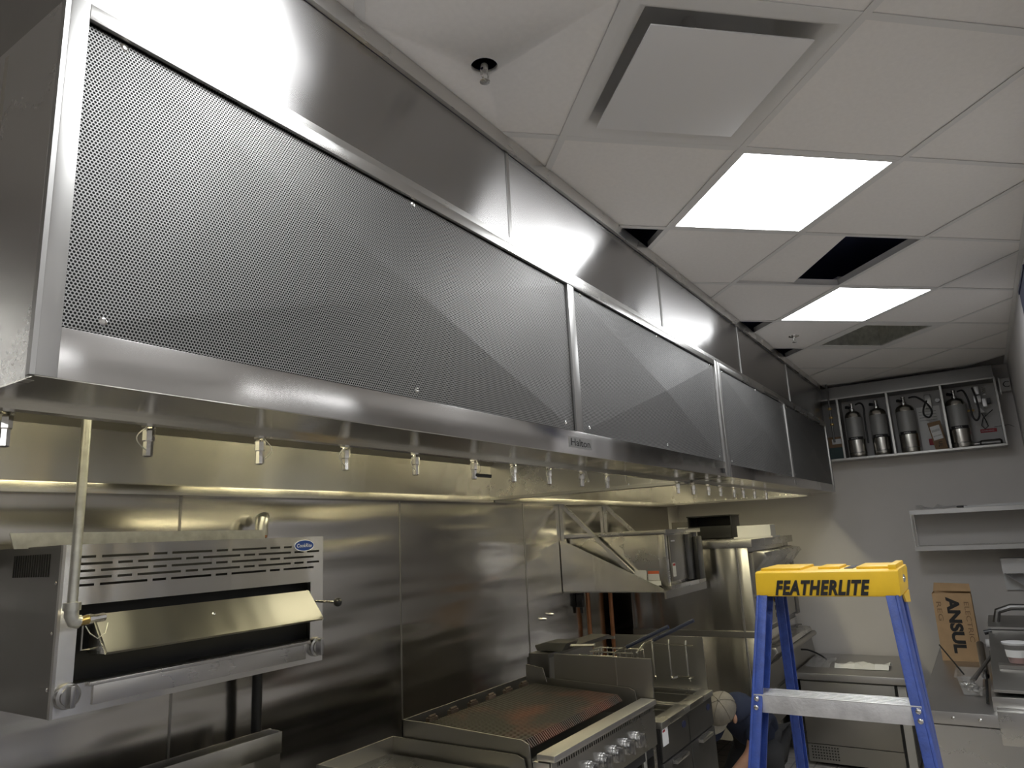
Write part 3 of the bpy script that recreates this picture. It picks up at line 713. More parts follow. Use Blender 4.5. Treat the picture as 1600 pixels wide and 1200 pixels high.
# grates: six sections, each with bars that roll down at the front edge
ng = 6; gw_ = (cx1-cx0-0.10)/ng
zgf, zgb, ygf, ygb = Z(-0.742), Z(-0.722), 1.565, 2.03
for s in range(ng):
    a = cx0+0.03+s*gw_; sec = G()
    nb = 10
    for k in range(nb):
        xx = a + (k+0.5)*gw_/nb
        sec.bar((xx, ygb, zgb-0.008), (xx, ygf, zgf-0.008), gw_/nb*0.52, 0.016)
        sec.bar((xx, ygf+0.004, zgf-0.004), (xx, ygf-0.020, zgf-0.030), gw_/nb*0.52, 0.014)
    for f in (0.02, 0.35, 0.68, 0.985):
        y = ygf+(ygb-ygf)*f; z = zgf+(zgb-zgf)*f - 0.012
        sec.box(a+0.002, a+gw_-0.002, y-0.006, y+0.006, z-0.008, z+0.006)
    go = mk('grate', sec, 'rgrate', t)
    mk('grate_lug', G().box(a+gw_*0.3, a+gw_*0.7, ygb, ygb+0.02, zgb-0.004, zgb+0.012).cyl((a+gw_/2-0.02, ygb+0.01, zgb+0.016), (a+gw_/2+0.02, ygb+0.01, zgb+0.016), 0.006, n=8), 'grate', go)
mk('grate_front_void', G().box(cx0+0.02, cx1-0.04, 1.480, 1.53, Z(-0.84), Z(-0.80)), 'black', t)

# ------------------------------------------------------------------ fryers
def fryer(xa, xb, lab):
    t = thing('deep_fryer', lab, 'fryer', ((xa+xb)/2, 1.7, 0), 'deep fryers beside the charbroiler')
    zt = Z(-0.875); ya, yc = 1.40, 2.13
    g = G().box(xa, xb, ya, ya+0.07, zt-0.03, zt).box(xa, xb, 1.99, yc, zt-0.03, zt).box(xa, xa+0.03, ya+0.07, 1.99, zt-0.03, zt).box(xb-0.03, xb, ya+0.07, 1.99, zt-0.03, zt)
    mk('top_rim', g, 'steel', t, bevel=0.002)
    g = G().box(xa+0.03, xa+0.034, ya+0.07, 1.99, zt-0.25, zt-0.03).box(xb-0.034, xb-0.03, ya+0.07, 1.99, zt-0.25, zt-0.03).box(xa+0.03, xb-0.03, ya+0.07, ya+0.074, zt-0.25, zt-0.03).box(xa+.03, xb-.03, 1.986, 1.99, zt-0.25, zt-0.03).box(xa+.03, xb-.03, ya+.07, 1.99, zt-.254, zt-.25)
    mk('vat', g, 'dull', t)
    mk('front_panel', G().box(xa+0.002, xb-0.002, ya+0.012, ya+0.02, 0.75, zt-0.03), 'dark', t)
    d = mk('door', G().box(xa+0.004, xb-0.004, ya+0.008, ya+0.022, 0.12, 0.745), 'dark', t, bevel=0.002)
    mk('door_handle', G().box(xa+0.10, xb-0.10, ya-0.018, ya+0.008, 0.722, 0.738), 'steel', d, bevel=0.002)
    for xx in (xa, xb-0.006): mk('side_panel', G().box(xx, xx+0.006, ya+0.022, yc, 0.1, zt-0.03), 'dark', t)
    mk('back_panel', G().box(xa, xb, yc-0.006, yc, 0.1, Z(-0.62)), 'dull', t)
    g = G().cyl((xb-0.07, ya+0.0115, zt-0.075), (xb-0.07, ya+0.009, zt-0.075), 0.026, n=24)
    for k, v in enumerate(g.v): g.v[k] = Vector((v.x, v.y, zt-0.075+(v.z-zt+0.075)*0.6))
    b = mk('badge', g, 'navy', t)
    for a in (xa+0.05, xb-0.05):
        for q in (ya+0.06, yc-0.06): mk('leg', G().cyl((a, q, 0), (a, q, 0.12), 0.022), 'dull', t)
    return t
f1 = fryer(3.315, 3.685, 'steel deep fryer right next to the charbroiler, label on its front corner')
f2 = fryer(3.69, 4.06, 'steel deep fryer with tall splash guard, beside the kneeling man')
lb = mk('warning_label', G().box(3.33, 3.40, 1.4095, 1.411, Z(-0.985), Z(-0.912)), 'label', f1)
mk('label_stripe', G().box(3.335, 3.365, 1.409, 1.4096, Z(-0.925), Z(-0.916)), 'red', lb)
g1 = mk('splash_guard', G().box(3.290, 3.300, 1.42, 1.95, Z(-0.765), Z(-0.592)), 'dull', f1)
mk('guard_seam', G().box(3.2885, 3.290, 1.60, 1.606, Z(-0.765), Z(-0.60)), 'steel', g1)
mk('splash_guard', G().box(4.064, 4.072, 1.43, 1.97, Z(-0.88), Z(-0.60)), 'dull', f2)
mk('flue_box', G().box(3.32, 4.05, 2.0, 2.12, Z(-0.62), Z(-0.60)).box(3.32, 3.33, 2.0, 2.12, Z(-0.8), Z(-0.62)), 'dark', f1)
mk('side_flap', G().prism([(3.24, 1.97, Z(-0.72)), (3.24, 2.09, Z(-0.70)), (3.24, 2.09, Z(-0.64)), (3.24, 1.99, Z(-0.655))], (0.006, 0, 0)), 'dull', f1)
def basket(x, lab, dy):
    t = thing('fry_basket', lab, 'fry basket', (x, 1.75, Z(-0.65)), 'fry baskets hanging over the fryers')
    g = G()
    for zz in (-0.72, -0.64): g.tube([(x-0.07, 1.66+dy, Z(zz)), (x+0.07, 1.66+dy, Z(zz)), (x+0.07, 1.95, Z(zz)), (x-0.07, 1.95, Z(zz))], 0.004, 6, True)
    for k in range(8):
        yy = 1.66+dy+k*(0.29-dy)/7
        g.tube([(x-0.07, yy, Z(-0.64)), (x-0.07, yy, Z(-0.72)), (x+0.07, yy, Z(-0.72)), (x+0.07, yy, Z(-0.64))], 0.0018, 5)
    for k in range(5):
        xx = x-0.07+k*0.035
        g.tube([(xx, 1.66+dy, Z(-0.64)), (xx, 1.66+dy, Z(-0.72)), (xx, 1.95, Z(-0.72)), (xx, 1.95, Z(-0.64))], 0.0018, 5)
    mk('wire_cage', g, 'chrome', t)
    mk('handle_wire', G().tube([(x-0.02, 1.66+dy, Z(-0.645)), (x-0.01, 1.62+dy, Z(-0.60)), (x, 1.56+dy, Z(-0.575))], 0.005, 6), 'chrome', t)
    mk('handle_grip', G().tube([(x, 1.565+dy, Z(-0.578)), (x, 1.48+dy, Z(-0.54)), (x, 1.33+dy, Z(-0.472))], 0.010, 8), 'gasket', t)
basket(3.50, 'wire fry basket with a long dark handle, nearer the charbroiler', 0.07)
basket(3.76, 'wire fry basket with a long dark handle, nearer the splash guard', 0.03)
# hanging basket hooks on the right guard
t = thing('basket_hanger', 'bent wire basket hanger in front of the tall fryer splash guard', 'hanger', (3.9, 1.6, Z(-0.8)))
g = G()
for yy in (1.50, 1.60, 1.70):
    g.tube([(3.99, yy, Z(-0.61)), (3.98, yy, Z(-0.63)), (3.98, yy, Z(-0.80)), (3.96, yy-0.015, Z(-0.815)), (3.945, yy-0.02, Z(-0.80))], 0.005, 6)
mk('hooks', g, 'dull', t)
mk('cross_rod', G().tube([(3.98, 1.46, Z(-0.635)), (3.98, 1.75, Z(-0.63))], 0.005, 6).tube([(3.975, 1.46, Z(-0.80)), (3.975, 1.56, Z(-0.80)), (3.93, 1.58, Z(-0.805))], 0.006, 6), 'chrome', t)
# pan resting at the back of the fryers, copper gas lines and hose on the wall
t = thing('scoop_pan', 'small dark olive steel scoop lying behind the fryer guard', 'scoop', (3.45, 2.02, Z(-0.60)))
mk('bowl', G().prism([(3.37, 2.10, Z(-0.595)), (3.37, 1.95, Z(-0.595)), (3.40, 1.93, Z(-0.555)), (3.40, 2.06, Z(-0.555)), (3.38, 2.12, Z(-0.57))], (0.14, 0, 0)), 'iron', t, bevel=0.006)
mk('handle', G().cyl((3.45, 1.95, Z(-0.575)), (3.50, 1.82, Z(-0.575)), 0.008, n=8), 'dull', t)
for k, (x, lab) in enumerate(((4.83, 'vertical copper pipe on the wall, left of the pair'), (5.21, 'vertical copper pipe on the wall, right of the pair'))):
    t = thing('copper_pipe', lab, 'pipe', (x, 2.53, 0.3), 'copper pipes under the small oven shelf')
    mk('tube', G().cyl((x, 2.54, 0.3), (x, 2.54, Z(-0.42)), 0.017, n=12), 'copper', t)
    mk('clamp', G().box(x-0.03, x+0.03, 2.52, 2.578, 1.0, 1.02), 'galv', t)
t = thing('wall_valve', 'pair of small chrome screws on the wall sheet by the copper pipe', 'fitting', (4.2, 2.56, Z(-0.56)))
mk('stud', G().cyl((4.24, 2.58, Z(-0.545)), (4.24, 2.55, Z(-0.545)), 0.009, n=10), 'chrome', t)
mk('stud', G().cyl((4.34, 2.58, Z(-0.525)), (4.34, 2.55, Z(-0.525)), 0.009, n=10), 'chrome', t)
t = thing('wall_socket', 'black fitting hanging under the small oven shelf', 'fitting', (4.74, 2.55, Z(-0.56)))
mk('body', G().box(4.72, 4.76, 2.53, 2.578, Z(-0.52), Z(-0.42)), 'blackp', t, bevel=0.004)
mk('nut', G().cyl((4.74, 2.55, Z(-0.52)), (4.74, 2.55, Z(-0.56)), 0.012, n=8), 'iron', t)

# ------------------------------------------------------------------ wall shelf with a small oven
t = thing('wall_shelf', 'steel wall shelf with diagonal brackets and a triangular end plate', 'shelf', (4.95, 2.2, Z(-0.40)))
for x in (4.565, 5.285):
    mk('upright', G().box(x-0.015, x+0.015, 2.55, 2.578, Z(-0.39), Z(0.225)), 'steel', t)
    mk('brace', G().bar((x, 2.56, Z(0.215)), (x, 2.04, Z(-0.285)), 0.028, 0.022, (1, 0, 0)), 'steel', t)
sh = [(4.53, 2.575, Z(-0.39)), (4.53, 2.575, Z(-0.04)), (4.53, 2.54, Z(-0.045)), (4.53, 1.82, Z(-0.375)), (4.53, 1.82, Z(-0.395))]
mk('end_plate', G().prism(sh, (0.005, 0, 0)), 'steel_v', t)
mk('end_plate', G().prism([(v[0]+0.82, v[1], v[2]) for v in sh], (0.005, 0, 0)), 'steel_v', t)
mk('deck', G().box(4.535, 5.35, 1.82, 2.575, Z(-0.40), Z(-0.39)), 'dull', t)
mk('front_lip', G().box(4.535, 5.35, 1.808, 1.82, Z(-0.44), Z(-0.39)), 'dull', t)
t = thing('small_oven', 'boxy steel countertop oven on the wall shelf, stickers on its side', 'oven', (4.93, 2.2, Z(-0.38)))
ox0, ox1, oy0, oy1, oz0, oz1 = 4.60, 5.27, 1.83, 2.56, Z(-0.36), Z(-0.025)
mk('body', G().box(ox0, ox1, oy0, oy1, oz0, oz1), 'steel', t, bevel=0.003)
mk('lid', G().box(ox0-0.02, ox1+0.01, oy0-0.04, oy1, oz1, oz1+0.028), 'steel', t, bevel=0.002)
mk('front_post', G().box(ox0-0.004, ox0+0.045, oy0-0.02, oy0+0.03, oz0-0.01, oz1-0.002), 'steel', t, bevel=0.002)
mk('front_post', G().box(ox1-0.03, ox1, oy0-0.02, oy0, oz0, oz1), 'steel', t, bevel=0.002)
mk('base_rail', G().box(ox0-0.004, ox1+0.03, oy0-0.04, oy0+0.02, oz0-0.028, oz0), 'steel', t, bevel=0.002)
d = mk('door', G().box(ox0+0.07, ox0+0.36, oy0-0.024, oy0, oz0+0.02, oz1-0.012), 'dull', t, bevel=0.004)
mk('maker_mark', G().box(ox0+0.10, ox0+0.17, oy0-0.0255, oy0-0.024, oz1-0.055, oz1-0.045), 'inkw', d)
lb = mk('door_label', G().box(ox0+0.09, ox0+0.145, oy0-0.0255, oy0-0.024, oz0+0.05, oz0+0.14), 'label', d)
mk('label_stripe', G().box(ox0+0.095, ox0+0.14, oy0-0.026, oy0-0.0255, oz0+0.12, oz0+0.135), 'red', lb)
mk('dark_glass', G().box(ox0+0.36, ox0+0.50, oy0-0.035, oy0, oz0+0.01, oz1-0.012), 'blackp', t, bevel=0.004)
mk('control_box', G().box(ox0+0.52, ox1-0.03, oy0-0.06, oy0, oz0+0.0, oz1-0.03), 'blackp', t, bevel=0.008)
mk('side_label', G().box(ox0-0.0012, ox0, 1.96, 2.06, oz0+0.035, oz0+0.10), 'label', t)
mk('side_label', G().box(ox0-0.0012, ox0, 1.87, 1.95, oz0+0.035, oz0+0.075), 'label', t)
mk('side_label', G().box(ox0-0.0012, ox0, 1.87, 1.95, oz0+0.076, oz0+0.095), 'orange', t)
mk('side_plate', G().box(ox0-0.0012, ox0, 1.86, 2.06, oz0+0.002, oz0+0.03), 'paper', t)
for a in (ox0+0.05, ox1-0.05):
    for b in (oy0+0.05, oy1-0.06): mk('foot', G().cyl((a, b, Z(-0.39)), (a, b, oz0), 0.018), 'rubber', t)

# ------------------------------------------------------------------ double deck oven in the corner
t = thing('deck_oven', 'tall stacked double deck oven in the far left corner', 'oven', (6.08, 1.95, 0))
dx0, dx1, dy0, dy1 = 5.40, 6.70, 1.47, 2.45
for name, a, b in (('upper_deck', Z(-0.755), Z(-0.155)), ('lower_deck', 0.30, Z(-0.785))):
    mk(name, G().box(dx0, dx1, dy0+0.02, dy1, a, b), 'steel_v', t, bevel=0.003)
mk('deck_joint', G().box(dx0+0.01, dx1-0.01, dy0+0.03, dy1-0.01, Z(-0.785), Z(-0.755)), 'dark', t)
mk('side_trim', G().box(dx0-0.008, dx0, dy0+0.10, dy0+0.112, 0.30, Z(-0.155)), 'frame', t)
mk('joint_rail', G().box(dx0-0.012, dx0, dy0+0.02, dy1, Z(-0.79), Z(-0.75)), 'dull', t)
mk('top', G().box(dx0-0.02, dx1+0.02, dy0-0.02, dy1, Z(-0.155), Z(-0.098)), 'steel', t, bevel=0.003)
for zbase in (Z(-0.755), Z(-1.42)):
    d = mk('door', G().box(dx0+0.05, dx1-0.12, dy0-0.005, dy0+0.02, zbase+0.26, zbase+0.56), 'dull', t, bevel=0.004)
    mk('door_bar', G().prism([(dx0+0.03, dy0-0.005, zbase+0.57), (dx0+0.03, dy0-0.09, zbase+0.56), (dx0+0.03, dy0-0.105, zbase+0.53), (dx0+0.03, dy0-0.09, zbase+0.52), (dx0+0.03, dy0-0.005, zbase+0.42)], (dx1-dx0-0.10, 0, 0)), 'steel', d, bevel=0.003)
    pnl = mk('control_panel', G().box(dx0+0.05, dx1-0.12, dy0-0.002, dy0+0.02, zbase+0.02, zbase+0.235), 'dull', t)
    for k in range(3):
        for q in range(3):
            mk('vent_slot', G().box(dx0+0.5+k*0.16, dx0+0.52+k*0.16, dy0-0.003, dy0-0.002, zbase+0.05+q*0.055, zbase+0.085+q*0.055), 'ink', pnl)
    mk('side_post', G().box(dx1-0.10, dx1, dy0-0.01, dy0+0.02, zbase, zbase+0.57), 'dark', t)
mk('push_bar', G().cyl((dx0+0.3, dy0-0.10, Z(-0.92)), (dx1, dy0-0.10, Z(-0.92)), 0.022, n=14), 'dull', t)
for xx in (dx0+0.32, dx1-0.03): mk('bar_bracket', G().bar((xx, dy0, Z(-0.88)), (xx, dy0-0.10, Z(-0.92)), 0.02, 0.012), 'dull', t)
for a in (dx0+0.08, dx1-0.08):
    for b in (dy0+0.1, dy1-0.1): mk('leg', G().cyl((a, b, 0), (a, b, 0.30), 0.03), 'dull', t)
zo = Z(-0.098)
t = thing('black_bin', 'black open fronted plastic bin on top of the deck oven', 'bin', (6.15, 1.97, zo))
g = G().box(6.06, 6.30, 1.78, 1.79, zo, zo+0.20).box(6.06, 6.30, 2.15, 2.16, zo, zo+0.20).box(6.06, 6.30, 1.79, 2.15, zo, zo+0.012).box(6.29, 6.30, 1.79, 2.15, zo, zo+0.20).box(6.06, 6.07, 1.79, 2.15, zo, zo+0.11)
mk('tray', g, 'blackp', t, bevel=0.003); mk('rim', G().box(6.055, 6.305, 1.775, 2.165, zo+0.19, zo+0.2), 'black', t)
t = thing('white_box', 'small white carton lying on top of the deck oven', 'box', (5.98, 1.56, zo))
mk('carton', G().box(5.92, 6.08, 1.435, 1.70, zo+0.012, zo+0.10), 'paper', t, bevel=0.003)
mk('tray', G().box(5.88, 6.12, 1.415, 1.72, zo, zo+0.012), 'paper', t)
t = thing('dark_case', 'small dark case with a white label behind the black bin', 'box', (6.25, 2.30, zo))
mk('case', G().box(6.2, 6.32, 2.19, 2.36, zo, zo+0.16), 'dark', t, bevel=0.003); mk('label', G().box(6.198, 6.2, 2.19, 2.31, zo+0.05, zo+0.11), 'paper', t)

# ------------------------------------------------------------------ far wall: suppression cabinet, shelf
t = thing('suppression_cabinet', 'open steel cabinet of suppression tanks high on the far wall', 'cabinet', (6.92, 0.5, Z(0.53)))
cz0, cz1, cxa, cxb = Z(0.535), Z(1.07), 6.80, XF-0.004
ys = [-0.245, 0.135, 0.54, 0.935, 1.32]
mk('back', G().box(cxb-0.006, cxb, ys[0], ys[-1], cz0, cz1), 'cabw', t)
mk('bottom', G().box(cxa, cxb, ys[0]-0.004, ys[-1], cz0-0.012, cz0), 'frame', t)
mk('top', G().box(cxa, cxb, ys[0]-0.004, ys[-1], cz1, cz1+0.01), 'dark', t)
for k, y in enumerate(ys):
    mk('divider', G().box(cxa, cxb-0.006, y-0.003, y+0.003, cz0, cz1), 'dull', t)
    if 0 < k: mk('divider_flange', G().box(cxa-0.003, cxa+0.001, y-0.008, y+0.008, cz0, cz1), 'dull', t)
mk('front_flange', G().box(cxa-0.003, cxa+0.001, ys[0]-0.006, ys[-1], cz0-0.010, cz0+0.004), 'dull', t)
mk('front_flange', G().box(cxa-0.003, cxa+0.001, ys[0]-0.006, ys[-1], cz1-0.004, cz1+0.008), 'dull', t)
mk('front_flange', G().box(cxa-0.003, cxa+0.001, ys[0]-0.006, ys[0]+0.008, cz0, cz1), 'dull', t)
mk('top_gap_fill', G().box(6.84, XF-0.004, ys[0], 1.32, cz1+0.01, ZC-0.03), 'dark', t)  # dark block put in for the shaded gap between cabinet and ceiling
def tank(y, r, lab):
    t = thing('suppression_tank', lab, 'tank', (6.90, y, cz0), 'steel suppression tanks in the wall cabinet')
    x = 6.905
    mk('shell', G().lathe((x, y, cz0+0.001), (0, 0, 1), [(r*0.82, 0), (r*0.97, 0.012), (r, 0.03), (r, 0.36), (r*0.96, 0.385), (r*0.80, 0.405), (r*0.45, 0.42), (r*0.25, 0.422)], 28), 'tank', t)
    g = G(); nn = 16
    vs = []
    for k in range(nn+1):
        a = math.pi*(0.62 + 0.86*k/nn)
        for zz in (cz0+0.165, cz0+0.36): vs.append((x+(r+0.0012)*math.cos(a), y+(r+0.0012)*math.sin(a), zz))
    mk('paper_label', G().add(vs, [(2*k, 2*k+2, 2*k+3, 2*k+1) for k in range(nn)]), 'tanklab', t)
    vs = []
    for k in range(nn+1):
        a = math.pi*(0.72 + 0.6*k/nn)
        for zz in (cz0+0.160, cz0+0.185): vs.append((x+(r+0.002)*math.cos(a), y+(r+0.002)*math.sin(a), zz))
    bd = mk('name_band', G().add(vs, [(2*k, 2*k+2, 2*k+3, 2*k+1) for k in range(nn)]), 'ink', t)
    text('ANSUL', (x-r-0.0025, y+0.032, cz0+0.1665), (0, -1, 0), (0, 0, 1), 0.012, 'label', 'lettering', bd, width=0.055)
    mk('strap', G().lathe((x, y, cz0+0.045), (0, 0, 1), [(r+0.002, 0), (r+0.002, 0.005)], 28), 'dark', t)
    v = mk('valve', G().lathe((x, y, cz0+0.42), (0, 0, 1), [(0.022, 0), (0.022, 0.02), (0.014, 0.025), (0.014, 0.055), (0.018, 0.058), (0.018, 0.07)], 12), 'chrome', t)
    mk('gauge', G().cyl((x-0.01, y+0.02, cz0+0.455), (x-0.03, y+0.045, cz0+0.46), 0.014, n=14), 'blackp', v)
tank(0.835, 0.070, 'steel suppression tank farthest left in the wall cabinet')
tank(0.640, 0.070, 'steel suppression tank second from left in the wall cabinet')
tank(0.425, 0.074, 'steel suppression tank in the wall cabinet compartment with the carton')
tank(0.050, 0.074, 'steel suppression tank next to the regulator in the right compartment')
def hose(pts, lab, r=0.008, mat='rubber', nm='hose'):
    P = [Vector(p) for p in pts]; out = []
    for i in range(len(P)-1):
        p0, p1, p2, p3 = P[max(i-1, 0)], P[i], P[i+1], P[min(i+2, len(P)-1)]
        for k in range(6):
            s = k/6; out.append(0.5*((2*p1)+(p2-p0)*s+(2*p0-5*p1+4*p2-p3)*s*s+(3*p1-p0-3*p2+p3)*s**3))
    out.append(P[-1])
    return tag(mk(nm, G().tube(out, r, 8), mat), lab, nm.replace('_', ' '))
hose([(6.89, 0.80, cz0+0.475), (6.86, 0.76, cz0+0.48), (6.85, 0.735, cz0+0.44), (6.855, 0.74, cz0+0.30), (6.86, 0.74, cz0+0.12)], 'black hose hanging between the two left tanks')
hose([(6.89, 0.38, cz0+0.475), (6.87, 0.32, cz0+0.47), (6.86, 0.25, cz0+0.40), (6.86, 0.225, cz0+0.33), (6.86, 0.25, cz0+0.285), (6.865, 0.285, cz0+0.31), (6.87, 0.28, cz0+0.37), (6.89, 0.25, cz0+0.43)], 'black hose looped beside the carton in the cabinet')
hose([(6.89, 0.02, cz0+0.475), (6.86, -0.02, cz0+0.47), (6.85, -0.045, cz0+0.38), (6.85, -0.055, cz0+0.25), (6.85, -0.08, cz0+0.215), (6.855, -0.105, cz0+0.27), (6.86, -0.10, cz0+0.40), (6.88, -0.085, cz0+0.49)], 'black hose curving down beside the rightmost tank')
t = thing('junction_bracket', 'dull grey bracket on the cabinet back above the carton', 'bracket', (7.0, 0.25, cz0+0.4))
mk('plate', G().box(7.0, 7.03, 0.22, 0.27, cz0+0.38, cz0+0.50), 'dull', t, bevel=0.004); mk('gauge', G().cyl((7.0, 0.175, cz0+0.44), (7.03, 0.175, cz0+0.44), 0.018), 'dark', t)
# carton and papers in the cabinet
t = thing('tilted_carton', 'brown cardboard carton with white label tilted inside the wall cabinet', 'box', (6.9, 0.21, cz0))
q = [(6.86, 0.155, cz0+0.002), (6.86, 0.245, cz0+0.002), (6.86, 0.275, cz0+0.235), (6.86, 0.180, cz0+0.25)]
mk('carton', G().prism(q, (0.10, 0, 0)), 'cardd', t)
lb = mk('label', G().prism([(6.8585, 0.175, cz0+0.10), (6.8585, 0.245, cz0+0.085), (6.8585, 0.262, cz0+0.20), (6.8585, 0.192, cz0+0.215)], (0.001, 0, 0)), 'label', t)
mk('label_text', G().prism([(6.858, 0.185, cz0+0.125), (6.858, 0.245, cz0+0.112), (6.858, 0.246, cz0+0.122), (6.858, 0.186, cz0+0.135)], (0.0004, 0, 0)).prism([(6.858, 0.192, cz0+0.165), (6.858, 0.250, cz0+0.152), (6.858, 0.253, cz0+0.170), (6.858, 0.195, cz0+0.183)], (0.0004, 0, 0)), 'tanklab', lb)
text('UL', (6.8588, 0.215, cz0+0.078), (0, 0.09, -1), (0, -1, -0.09), 0.028, 'ink', 'lettering', t, width=0.05, bold=0.02)
t = thing('notice_sheet', 'white printed sheet on the cabinet back behind the carton', 'paper', (7.03, 0.3, cz0))
mk('sheet', G().box(7.036, 7.038, 0.17, 0.345, cz0+0.02, cz0+0.40), 'paper', t)
for k in range(4): mk('printed_line', G().box(7.035, 7.036, 0.20, 0.33, cz0+0.28+k*0.025, cz0+0.284+k*0.025), 'tanklab', t)
mk('red_stamp', G().box(7.03, 7.034, 0.245, 0.29, cz0+0.065, cz0+0.12), 'red', t)
# left compartment contents
t = thing('document_stack', 'dark teal carton with a white label in the leftmost compartment', 'box', (6.9, 1.02, cz0))
mk('carton', G().box(6.86, 7.0, 0.95, 1.30, cz0+0.001, cz0+0.11), 'teal', t)
mk('carton_top', G().box(6.86, 7.0, 0.95, 1.30, cz0+0.11, cz0+0.205), 'cardd', t); mk('label', G().box(6.8585, 6.86, 0.955, 1.03, cz0+0.14, cz0+0.185), 'label', t)
# regulator assembly
t = thing('regulator', 'bright metal regulator and release mechanism in the right compartment', 'regulator', (7.0, -0.12, cz0+0.3))
for nm, b in (('block', (6.95, 7.03, -0.135, -0.085, cz0+0.37, cz0+0.43)), ('block', (6.95, 7.03, -0.17, -0.14, cz0+0.33, cz0+0.40)), ('block', (6.96, 7.03, -0.13, -0.10, cz0+0.44, cz0+0.51))):
    mk(nm, G().box(*b), 'alu', t, bevel=0.004)
mk('spring', G().tube([(6.98, -0.165+0.012*math.cos(k*0.8), cz0+0.43+0.002*k) for k in range(36)], 0.002, 5), 'chrome', t)
mk('coupler', G().cyl((6.98, -0.075, cz0+0.315), (6.98, -0.02, cz0+0.315), 0.008, n=10), 'brass', t)
mk('lever_plate', G().prism([(6.95, -0.095, cz0+0.285), (6.95, -0.145, cz0+0.285), (6.95, -0.12, cz0+0.325)], (0.01, 0, 0)), 'paper', t)
mk('cable', G().tube([(6.97, -0.12, cz0+0.285), (6.97, -0.14, cz0+0.22), (6.97, -0.15, cz0+0.17), (6.97, -0.125, cz0+0.15), (6.97, -0.105, cz0+0.18), (6.97, -0.125, cz0+0.24), (6.97, -0.2, cz0+0.30)], 0.004, 6), 'rubber', t)
mk('relay', G().box(6.97, 7.03, -0.20, -0.175, cz0+0.36, cz0+0.40), 'blackp', t)
t = thing('red_label_tag', 'red printed strip on the cabinet back below the regulator', 'label', (7.04, -0.12, cz0+0.13))
mk('strip', G().box(7.036, 7.038, -0.205, -0.09, cz0+0.125, cz0+0.155), 'red', t)
text('WARNING', (7.0355, -0.095, cz0+0.134), (0, -1, 0), (0, 0, 1), 0.012, 'label', 'lettering', t, width=0.09)
t = thing('cartridge', 'dark gas cartridge lying at the bottom of the right compartment', 'cylinder', (6.9, -0.12, cz0))
mk('shell', G().lathe((6.93, -0.05, cz0+0.03), (0, -1, 0.0), [(0.016, 0), (0.018, 0.02), (0.028, 0.03), (0.028, 0.16), (0.015, 0.175)], 16), 'dark', t); mk('neck', G().cyl((6.93, -0.03, cz0+0.03), (6.93, -0.05, cz0+0.03), 0.012), 'chrome', t)
t = thing('pull_station', 'small grey electrical box with a hook shaped print by the cabinet', 'box', (6.98, -0.31, Z(1.0)))
mk('cover', G().box(6.93, XF-0.002, -0.352, -0.282, Z(0.97), Z(1.075)), 'cabw', t, bevel=0.003); mk('edge_plate', G().box(6.91, 6.915, -0.282, -0.272, Z(0.945), Z(1.08)), 'frame', t)
text('C', (6.9295, -0.30, Z(1.0)), (0, -1, 0), (0, 0, 1), 0.05, 'ink', 'lettering', t)
hose([(6.99, -0.19, cz0+0.16), (6.9, -0.25, cz0+0.155), (6.84, -0.285, cz0+0.15), (6.83, -0.315, cz0+0.13)], 'thin wire sticking out of the right cabinet end', 0.0018, 'rubber', 'wire')
t = thing('conduit', 'thin conduit with brass fittings between hood end and tank cabinet', 'pipe', (6.785, 1.0, cz0+0.2))
mk('tube', G().cyl((6.785, 1.0, cz0+0.15), (6.785, 1.0, ZC-0.003), 0.009, n=10), 'dark', t)
for q in (0.30, 0.36, 0.44): mk('fitting', G().lathe((6.785, 1.0, cz0+q), (0, 0, 1), [(0.012, 0), (0.017, 0.004), (0.017, 0.018), (0.012, 0.022)], 8), 'brass', t)
# two tier wall shelf
t = thing('steel_wall_shelf', 'two tier stainless wall shelf on the far wall', 'shelf', (6.9, 0.08, Z(-0.26)))
for nm, z in (('upper_tier', 0.055), ('lower_tier', -0.235)):
    mk(nm, G().box(6.72, XF-0.004, -0.355, 0.505, Z(z)-0.004, Z(z)), 'steel', t)
    mk(nm+'_lip', G().box(6.714, 6.72, -0.355, 0.505, Z(z)-0.034, Z(z)+0.001), 'frame', t)
for y in (0.50, -0.35):
    mk('end_frame', G().box(6.72, 6.745, y-0.004, y+0.004, Z(-0.24), Z(0.05)).box(XF-0.03, XF-0.004, y-0.004, y+0.004, Z(-0.24), Z(0.05)), 'steel', t)
t = thing('plastic_film', 'crumpled clear film lying on the upper wall shelf', 'plastic film', (6.8, 0.3, Z(0.056)))
g = G(); n = 9; vs = []; rr = random.Random(5)
for a in range(n):
    for b in range(5): vs.append((6.74+b*0.05, 0.46-a*0.04, Z(0.058)+rr.uniform(0, 0.05)*(1 if a < 5 else 0.5)*math.sin(math.pi*(b+0.6)/5.4)))
g.add(vs, [(a*5+b, a*5+b+1, (a+1)*5+b+1, (a+1)*5+b) for a in range(n-1) for b in range(4)]); mk('sheet', g, 'film', t)
tag(mk('marker', G().lathe((6.76, 0.17, Z(0.067)), (0.1, -1, 0), [(0.006, 0), (0.009, 0.01), (0.009, 0.07), (0.005, 0.08)], 12), 'blackp'), 'short black marker on the upper wall shelf', 'marker')
g = G().box(6.73, 6.74, -0.33, 0.12, Z(0.057), Z(0.072)); g.box(6.74, 6.90, -0.34, -0.02, Z(0.057), Z(0.075))
tag(mk('flat_carton', g, 'label'), 'flattened pale carton lying on the upper wall shelf', 'box')
t = thing('paper_holder', 'white metal holder with a triangular bracket under the wall shelf', 'holder', (6.98, -0.18, Z(-0.49)))
mk('plate', G().box(6.90, 6.906, -0.345, -0.057, Z(-0.465), Z(-0.350)), 'white', t); mk('top', G().box(6.906, XF-.002, -0.345, -0.057, Z(-0.356), Z(-0.350)), 'white', t)
